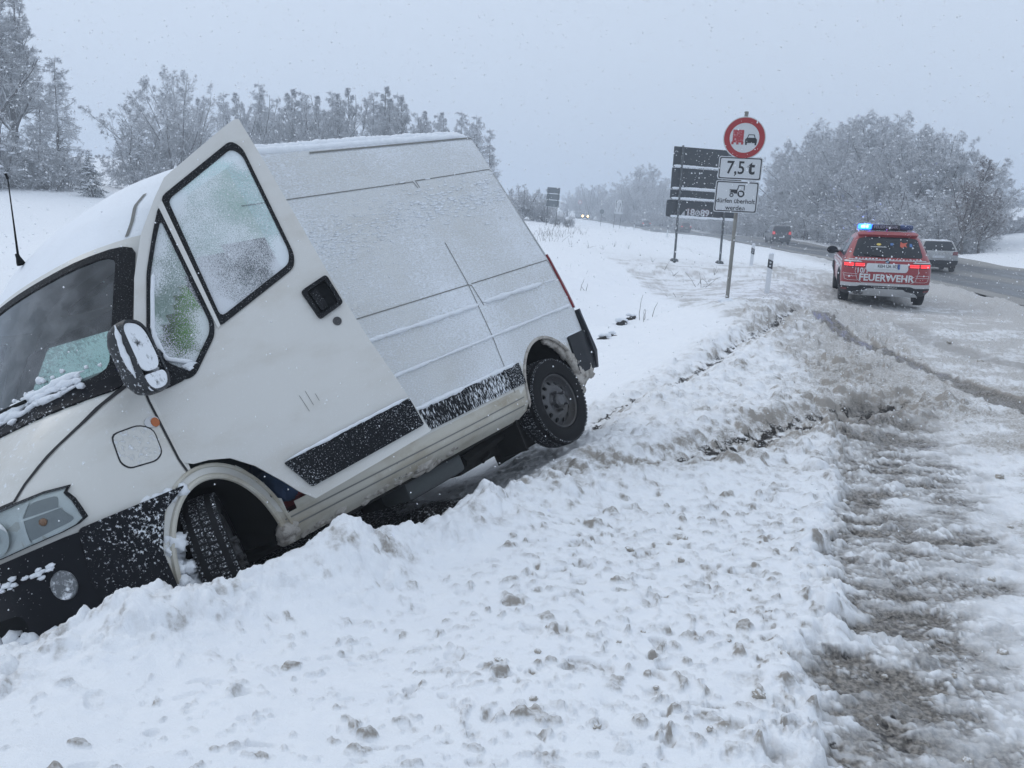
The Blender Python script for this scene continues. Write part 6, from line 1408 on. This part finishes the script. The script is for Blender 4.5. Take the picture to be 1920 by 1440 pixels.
# ------------------------------------------------------------------ loose clods, ditch holes, falling snow, haze
def ground_hit(px, py):
    d = ray(px, py); t = 1.0; prev = None
    for s in np.concatenate([np.arange(1.2, 30, .05), np.arange(30, 120, .5)]):
        p = CAM + d * s
        if p[2] <= gz(p[0], p[1]): return p
    return p
M['clod'] = bark('dirty_snow_clod', (.38, .35, .31), .55, 1.15)
CL = []
for k in range(3):
    mb = MB(); blob(mb, (0, 0, .25), 1.0, 800 + k * 7, 3, .6, (1, .9, .75), fr=2.4); CL.append(np_mesh('snow_clod', np.concatenate(mb.v), mb.f, M['clod']))
spots = [(1838, 678, 11), (1725, 676, 8), (1778, 645, 9), (1720, 658, 7), (1578, 712, 9), (1632, 722, 6), (1875, 893, 14), (1568, 700, 5), (1655, 735, 9), (1280, 1010, 18), (1276, 1062, 14), (1180, 1036, 16), (1008, 1232, 14), (942, 1272, 17), (935, 1245, 15), (1120, 1370, 15), (1028, 1178, 12), (1420, 1327, 26), (1545, 1062, 12), (1880, 1228, 16),
         (1405, 1110, 12), (1330, 1385, 14), (1230, 1295, 12), (1365, 1210, 12), (1160, 1208, 10), (1205, 1192, 10), (1440, 1165, 14), (1470, 1240, 16), (1000, 1318, 15), (1815, 1415, 20), (1790, 1265, 12), (1585, 940, 14), (1640, 985, 12), (1700, 930, 12), (1860, 1080, 14), (1740, 1200, 14), (1660, 1260, 14), (1895, 990, 12)]
for i, (px, py, r) in enumerate(spots):
    p = ground_hit(px, py); d = np.linalg.norm(p - CAM); o = link('snow_clod', CL[i % 3]); s = r * .46 / FPX * d
    o.location = (p[0], p[1], gz(p[0], p[1]) + float(relief(np.array([p[0]]), np.array([p[1]]))[0][0]) - s * .12); o.scale = (s, s * random.uniform(.8, 1.2), s * random.uniform(.7, 1)); o.rotation_euler = (random.uniform(-.4, .4), random.uniform(-.4, .4), random.uniform(0, 6))
    tag(o, 'rounded dirty grey clod of packed snow lying loose on the snow', 'snow clod', 'loose dirty snow clods')
for i, (px, py, w_) in enumerate(((1168, 610, 20), (1185, 598, 14), (1133, 636, 16), (1148, 630, 12))):
    p = ground_hit(px, py); d = np.linalg.norm(p - CAM); mb = MB(); s = w_ / FPX * d
    for q in range(5): blob(mb, (s * rng.uniform(-.5, .5), rng.uniform(-.05, .05), s * rng.uniform(-.25, .2)), s * rng.uniform(.22, .42), 900 + i * 9 + q, 2, .7, (1.1, .7, .7))
    o = mb.build('ditch_hole_shade', [plain('dark_hole_shade_%d' % i, (.02, .018, .016), .7, scale=14)]); o.location = (p[0], p[1], gz(p[0], p[1]) + s * .02)  # near-black lumps stand in for the shade inside the ditch holes
    tag(o, 'dark lump in place of a shaded hole under the snow in the ditch beside the van bumper', 'hole', 'dark lumps for the shaded ditch holes')
    c = MB()
    for q in range(4): blob(c, (s * rng.uniform(-.55, .55), .06, s * rng.uniform(.28, .45)), s * rng.uniform(.25, .42), 960 + i * 9 + q, 3, .35, (1.2, .9, .7))
    c.build('snow_pillow', [M['snowcap']], o, True, None)['kind'] = 'stuff'
def falling_snow():
    g = np.random.default_rng(5); n = 50000
    az = g.uniform(R(-40), R(42), n); r = 1.6 + 26 * g.random(n) ** .62; x, y = np.sin(az) * r, np.cos(az) * r; z = g.uniform(-.4, 5.5, n) * (1 + r / 30); k = z > base_z(x, y) + .05; x, y, z, r = x[k], y[k], z[k], r[k]; n = len(x)
    s = np.exp(g.normal(math.log(.0060), .5, n)); s = np.minimum(s, .0013 * r); ico = np.array([(1, 0, 0), (-.5, .87, 0), (-.5, -.87, 0), (0, 0, .9), (0, 0, -.9)]); fi = np.array([(0, 1, 3), (1, 2, 3), (2, 0, 3), (1, 0, 4), (2, 1, 4), (0, 2, 4)])
    sc = g.uniform(.6, 1.3, (n, 5, 1)); st = np.array([1.0, .8, 1.0]); V = (np.stack([x, y, z], 1)[:, None] + ico[None] * sc * s[:, None, None] * st).reshape(-1, 3); F = (fi[None] + np.arange(n)[:, None, None] * 5).reshape(-1, 3)
    tag(link('falling_snow', np_mesh('falling_snow', V, F, M['flake'])), 'fine snowflakes drifting through the air', 'snow', kind='stuff')
falling_snow()
def haze():
    t = NT('haze_air'); v = t.n("ShaderNodeVolumePrincipled"); v.inputs["Color"].default_value = (.80, .87, .96, 1); v.inputs["Density"].default_value = HAZE; v.inputs["Anisotropy"].default_value = .2
    t.l(v.outputs[0], t.out.inputs[1]); mb = MB(); mb.box((0, 0, 27), (2600, 2600, 74)); o = mb.build('haze', [t.m], None, False); tag(o, 'thin pale snow haze in the air', 'haze', kind='stuff')
HAZE = .0032
haze()
